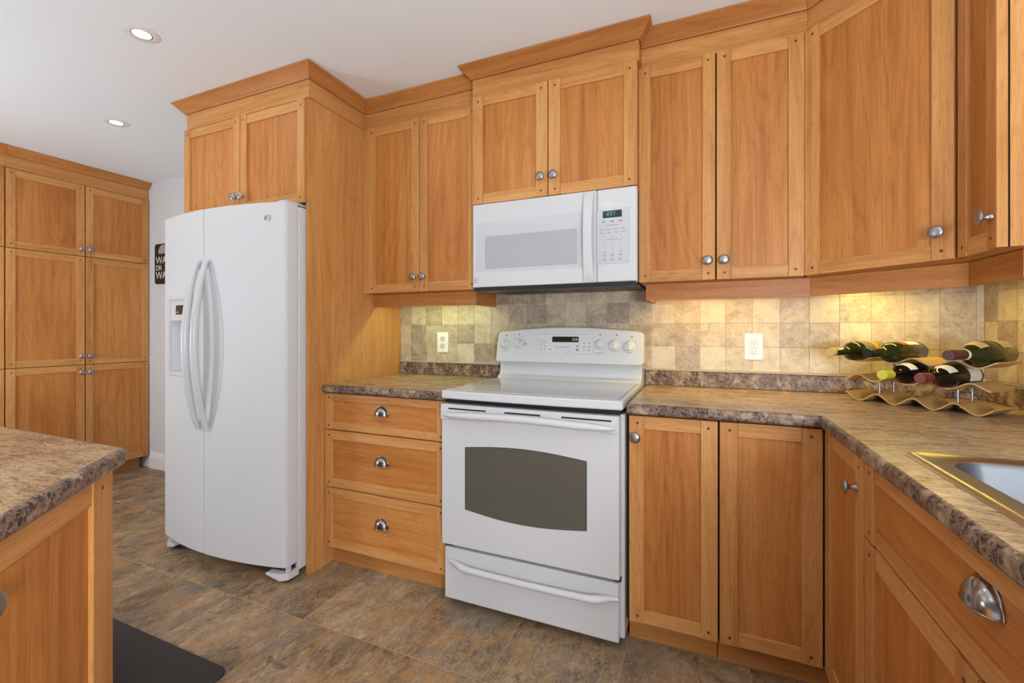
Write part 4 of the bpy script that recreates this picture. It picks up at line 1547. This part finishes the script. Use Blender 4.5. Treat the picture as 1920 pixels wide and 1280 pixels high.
# ------------------------------------------------------------------ wine rack
RK = 0.568 / S2
rk = thing('wine_rack', 'three-tier wavy bamboo wine rack in the counter corner', 'wine rack', (0.95, -0.30, CT1))
def W(u, v, z):
    return ((u + v) / S2 - 0.95, (v - u) / S2 + 0.30, z - CT1)
def wave(name, u0, u1, uval, pitch, zval, amp, v0, v1):
    n_ = 90
    th = 0.0045
    top, bot = [], []
    for k in range(n_ + 1):
        u = u0 + (u1 - u0) * k / n_
        ph = 2 * PI * (u - uval) / pitch
        z = zval + amp * (1 - math.cos(ph)) / 2
        sl = amp / 2 * math.sin(ph) * 2 * PI / pitch
        L = math.hypot(1, sl)
        top.append((u, z))
        bot.append((u + sl / L * th, z - th / L))
    mb = MB()
    prof = top + bot[::-1]
    m0 = len(prof)
    ou, ov = rnd.uniform(0, 50), rnd.uniform(0, 50)
    acc, s_ = [], 0
    for i in range(m0 + 1):
        acc.append(s_)
        a, b = prof[i % m0], prof[(i + 1) % m0]
        s_ += math.hypot(b[0] - a[0], b[1] - a[1])
    for i in range(m0):
        a, b = prof[i], prof[(i + 1) % m0]
        mb.face([W(a[0], v0, a[1]), W(b[0], v0, b[1]), W(b[0], v1, b[1]), W(a[0], v1, a[1])], 0,
                [(ou + acc[i], ov), (ou + acc[i + 1], ov), (ou + acc[i + 1], ov + v1 - v0), (ou + acc[i], ov + v1 - v0)])
    for v in (v0, v1):
        for i in range(n_):
            mb.face([W(top[i][0], v, top[i][1]), W(top[i + 1][0], v, top[i + 1][1]), W(bot[i + 1][0], v, bot[i + 1][1]), W(bot[i][0], v, bot[i][1])], 0,
                    [(ou, ov + .1 * top[i][0]), (ou, ov + .1 * top[i + 1][0]), (ou + .005, ov + .1 * top[i + 1][0]), (ou + .005, ov + .1 * top[i][0])])
    return mb.build(name, 'bamboo', rk, smooth=True, angle=40)


V0, V1 = RK, RK + 0.150
wave('wavy_shelf', 0.678, 1.100, 0.727, 0.112, 0.9195, 0.029, V0, V1)
wave('wavy_shelf', 0.676, 1.095, 0.775, 0.109, 0.9955, 0.0225, V0, V1)
wave('wavy_shelf', 0.690, 1.110, 0.725, 0.1125, 1.0680, 0.0205, V0, V1)
for u, za, zb in ((0.783, 0.9485, 0.9905), (1.007, 0.9485, 0.9905), (0.829, 1.0185, 1.063), (0.940, 1.0185, 1.063)):
    for v in (V0 + 0.022, V1 - 0.040):
        MB().tube([W(u, v, za - 0.001), W(u, v, zb + 0.001)], 0.0038, 10).build('post', 'nickel', rk, smooth=True, angle=60)


def bottle(u, zc, vt, L, R, glass, cap, label, labels, cap_len=0.05, shoulder='claret'):
    """bottle lying along +v with its neck towards the room"""
    c0 = ((u + vt) / S2, (vt - u) / S2, zc)
    t = thing('wine_bottle', label, 'wine bottle', c0, -PI / 4, 'wine bottles on the rack')
    # local +y is the bottle axis
    T = Matrix.Rotation(-PI / 2, 4, 'X')
    n0 = 0.0145
    if shoulder == 'claret':
        sh = [(n0, 0.085), (0.018, 0.095), (R * 0.72, 0.107), (R * 0.93, 0.120), (R, 0.138)]
    else:
        sh = [(n0, 0.075), (0.017, 0.090), (R * 0.62, 0.115), (R * 0.86, 0.140), (R, 0.168)]
    prof = [(0, 0.0015), (n0 - 0.001, 0.0015), (n0, 0.004)] + sh + [(R, L - 0.006), (R - 0.005, L), (R * 0.5, L - 0.006), (0, L - 0.02)]
    MB().lathe(prof, 40, T).build('glass_body', glass, t, smooth=True, angle=50)
    if cap:
        MB().lathe([(0, -0.001), (n0 + 0.0005, -0.001), (n0 + 0.0015, 0.001), (n0 + 0.0015, 0.012), (n0 + 0.0009, 0.014), (n0 + 0.0009, cap_len), (n0 + 0.0003, cap_len)], 28, T).build('capsule', cap, t, smooth=True, angle=50)
    for mat, y0, y1, a0, a1 in labels:
        rows_ = []
        for k in range(21):
            a = a0 + (a1 - a0) * k / 20
            row = []
            for q in range(7):
                y = y0 + (y1 - y0) * q / 6
                r = R
                pr_ = sh + [(R, L)]
                for (ra, ya), (rb, yb3) in zip(pr_[:-1], pr_[1:]):
                    if ya <= y <= yb3:
                        r = ra + (rb - ra) * (y - ya) / max(yb3 - ya, 1e-6)
                        break
                r += 0.0007
                row.append((r * math.cos(a), y, r * math.sin(a)))
            rows_.append(row)
        MB().grid(rows_).build('label', mat, t, smooth=True, angle=60)
    return t


D = math.radians
RB_ = 0.0365
bottle(0.725, 1.1054, 0.236, 0.290, RB_, 'bottle_olive', 'cap_gold', 'olive wine bottle with a tan cork, leftmost on the top tier',
       [('label_grey', 0.150, 0.205, D(-30), D(150)), ('label_orange', 0.206, 0.235, D(-10), D(130)), ('label_grey', 0.236, 0.27, D(-10), D(130))], 0.016)
bottle(0.8375, 1.1054, 0.252, 0.300, RB_, 'bottle_olive', 'cap_black', 'dark wine bottle with a black cap beside the tan-corked one',
       [('label_red', 0.160, 0.195, D(48), D(125)), ('label_white', 0.196, 0.262, D(48), D(125))], 0.035)
bottle(0.884, 1.0340, 0.249, 0.292, RB_, 'bottle_dark', 'cap_yellow', 'dark wine bottle with a yellow capsule on the middle tier',
       [('label_white', 0.112, 0.142, D(28), D(120))], 0.048)
bottle(0.993, 1.0340, 0.239, 0.296, RB_, 'bottle_dark', 'cap_red', 'dark wine bottle with a red capsule on the middle tier',
       [('label_white', 0.110, 0.145, D(28), D(120)), ('label_white', 0.205, 0.275, D(-25), D(110))], 0.052)
bottle(1.0625, 1.1100, 0.240, 0.315, RB_ + 0.004, 'bottle_olive', 'cap_maroon', 'wide olive wine bottle with a maroon capsule at the rack\'s top right',
       [('label_tan', 0.125, 0.160, D(40), D(125)), ('label_tan', 0.225, 0.300, D(30), D(115)), ('label_white', 0.078, 0.088, D(0), D(360))], 0.062, 'burgundy')

# ------------------------------------------------------------------ mat and sign
mp_ = rounded_rect(-2.25, -1.262, -1.79, -1.286, 0.035, 6)
fm = MB().prism(shift(mp_, 1.75, 1.54), 0.0005, 0.016).build('floor_mat', 'mat', None, (-1.75, -1.54, 0), bevel=0.006, seg=3, smooth=True)
tag(fm, 'black rubber anti-fatigue mat on the floor beside the island', 'mat')

sg = thing('wall_sign', 'small black wall sign with white lettering, half hidden behind the refrigerator', 'sign', (-3.945, -0.0005, 1.748))
MB().prism(rounded_rect(-0.117, 0.117, -0.170, 0.170, 0.025, 5), -0.012, -0.0005, 'xz').build('board', 'signblack', sg, bevel=0.002)
MB().prism([(-0.062, 0.085), (-0.060, 0.115), (-0.035, 0.150), (0.0, 0.165), (0.035, 0.150), (0.060, 0.115), (0.062, 0.085)], -0.0135, -0.012, 'xz').build('emblem', 'signgrey', sg)
for txt, z, s in (('WA', 0.028, 0.085), ('DR', -0.036, 0.060), ('WA', -0.100, 0.085)):
    text_mesh('lettering', txt, s, 'signwhite', sg, (-0.098, -0.0125, z), (PI / 2, 0, 0), 0.0008, 'LEFT')
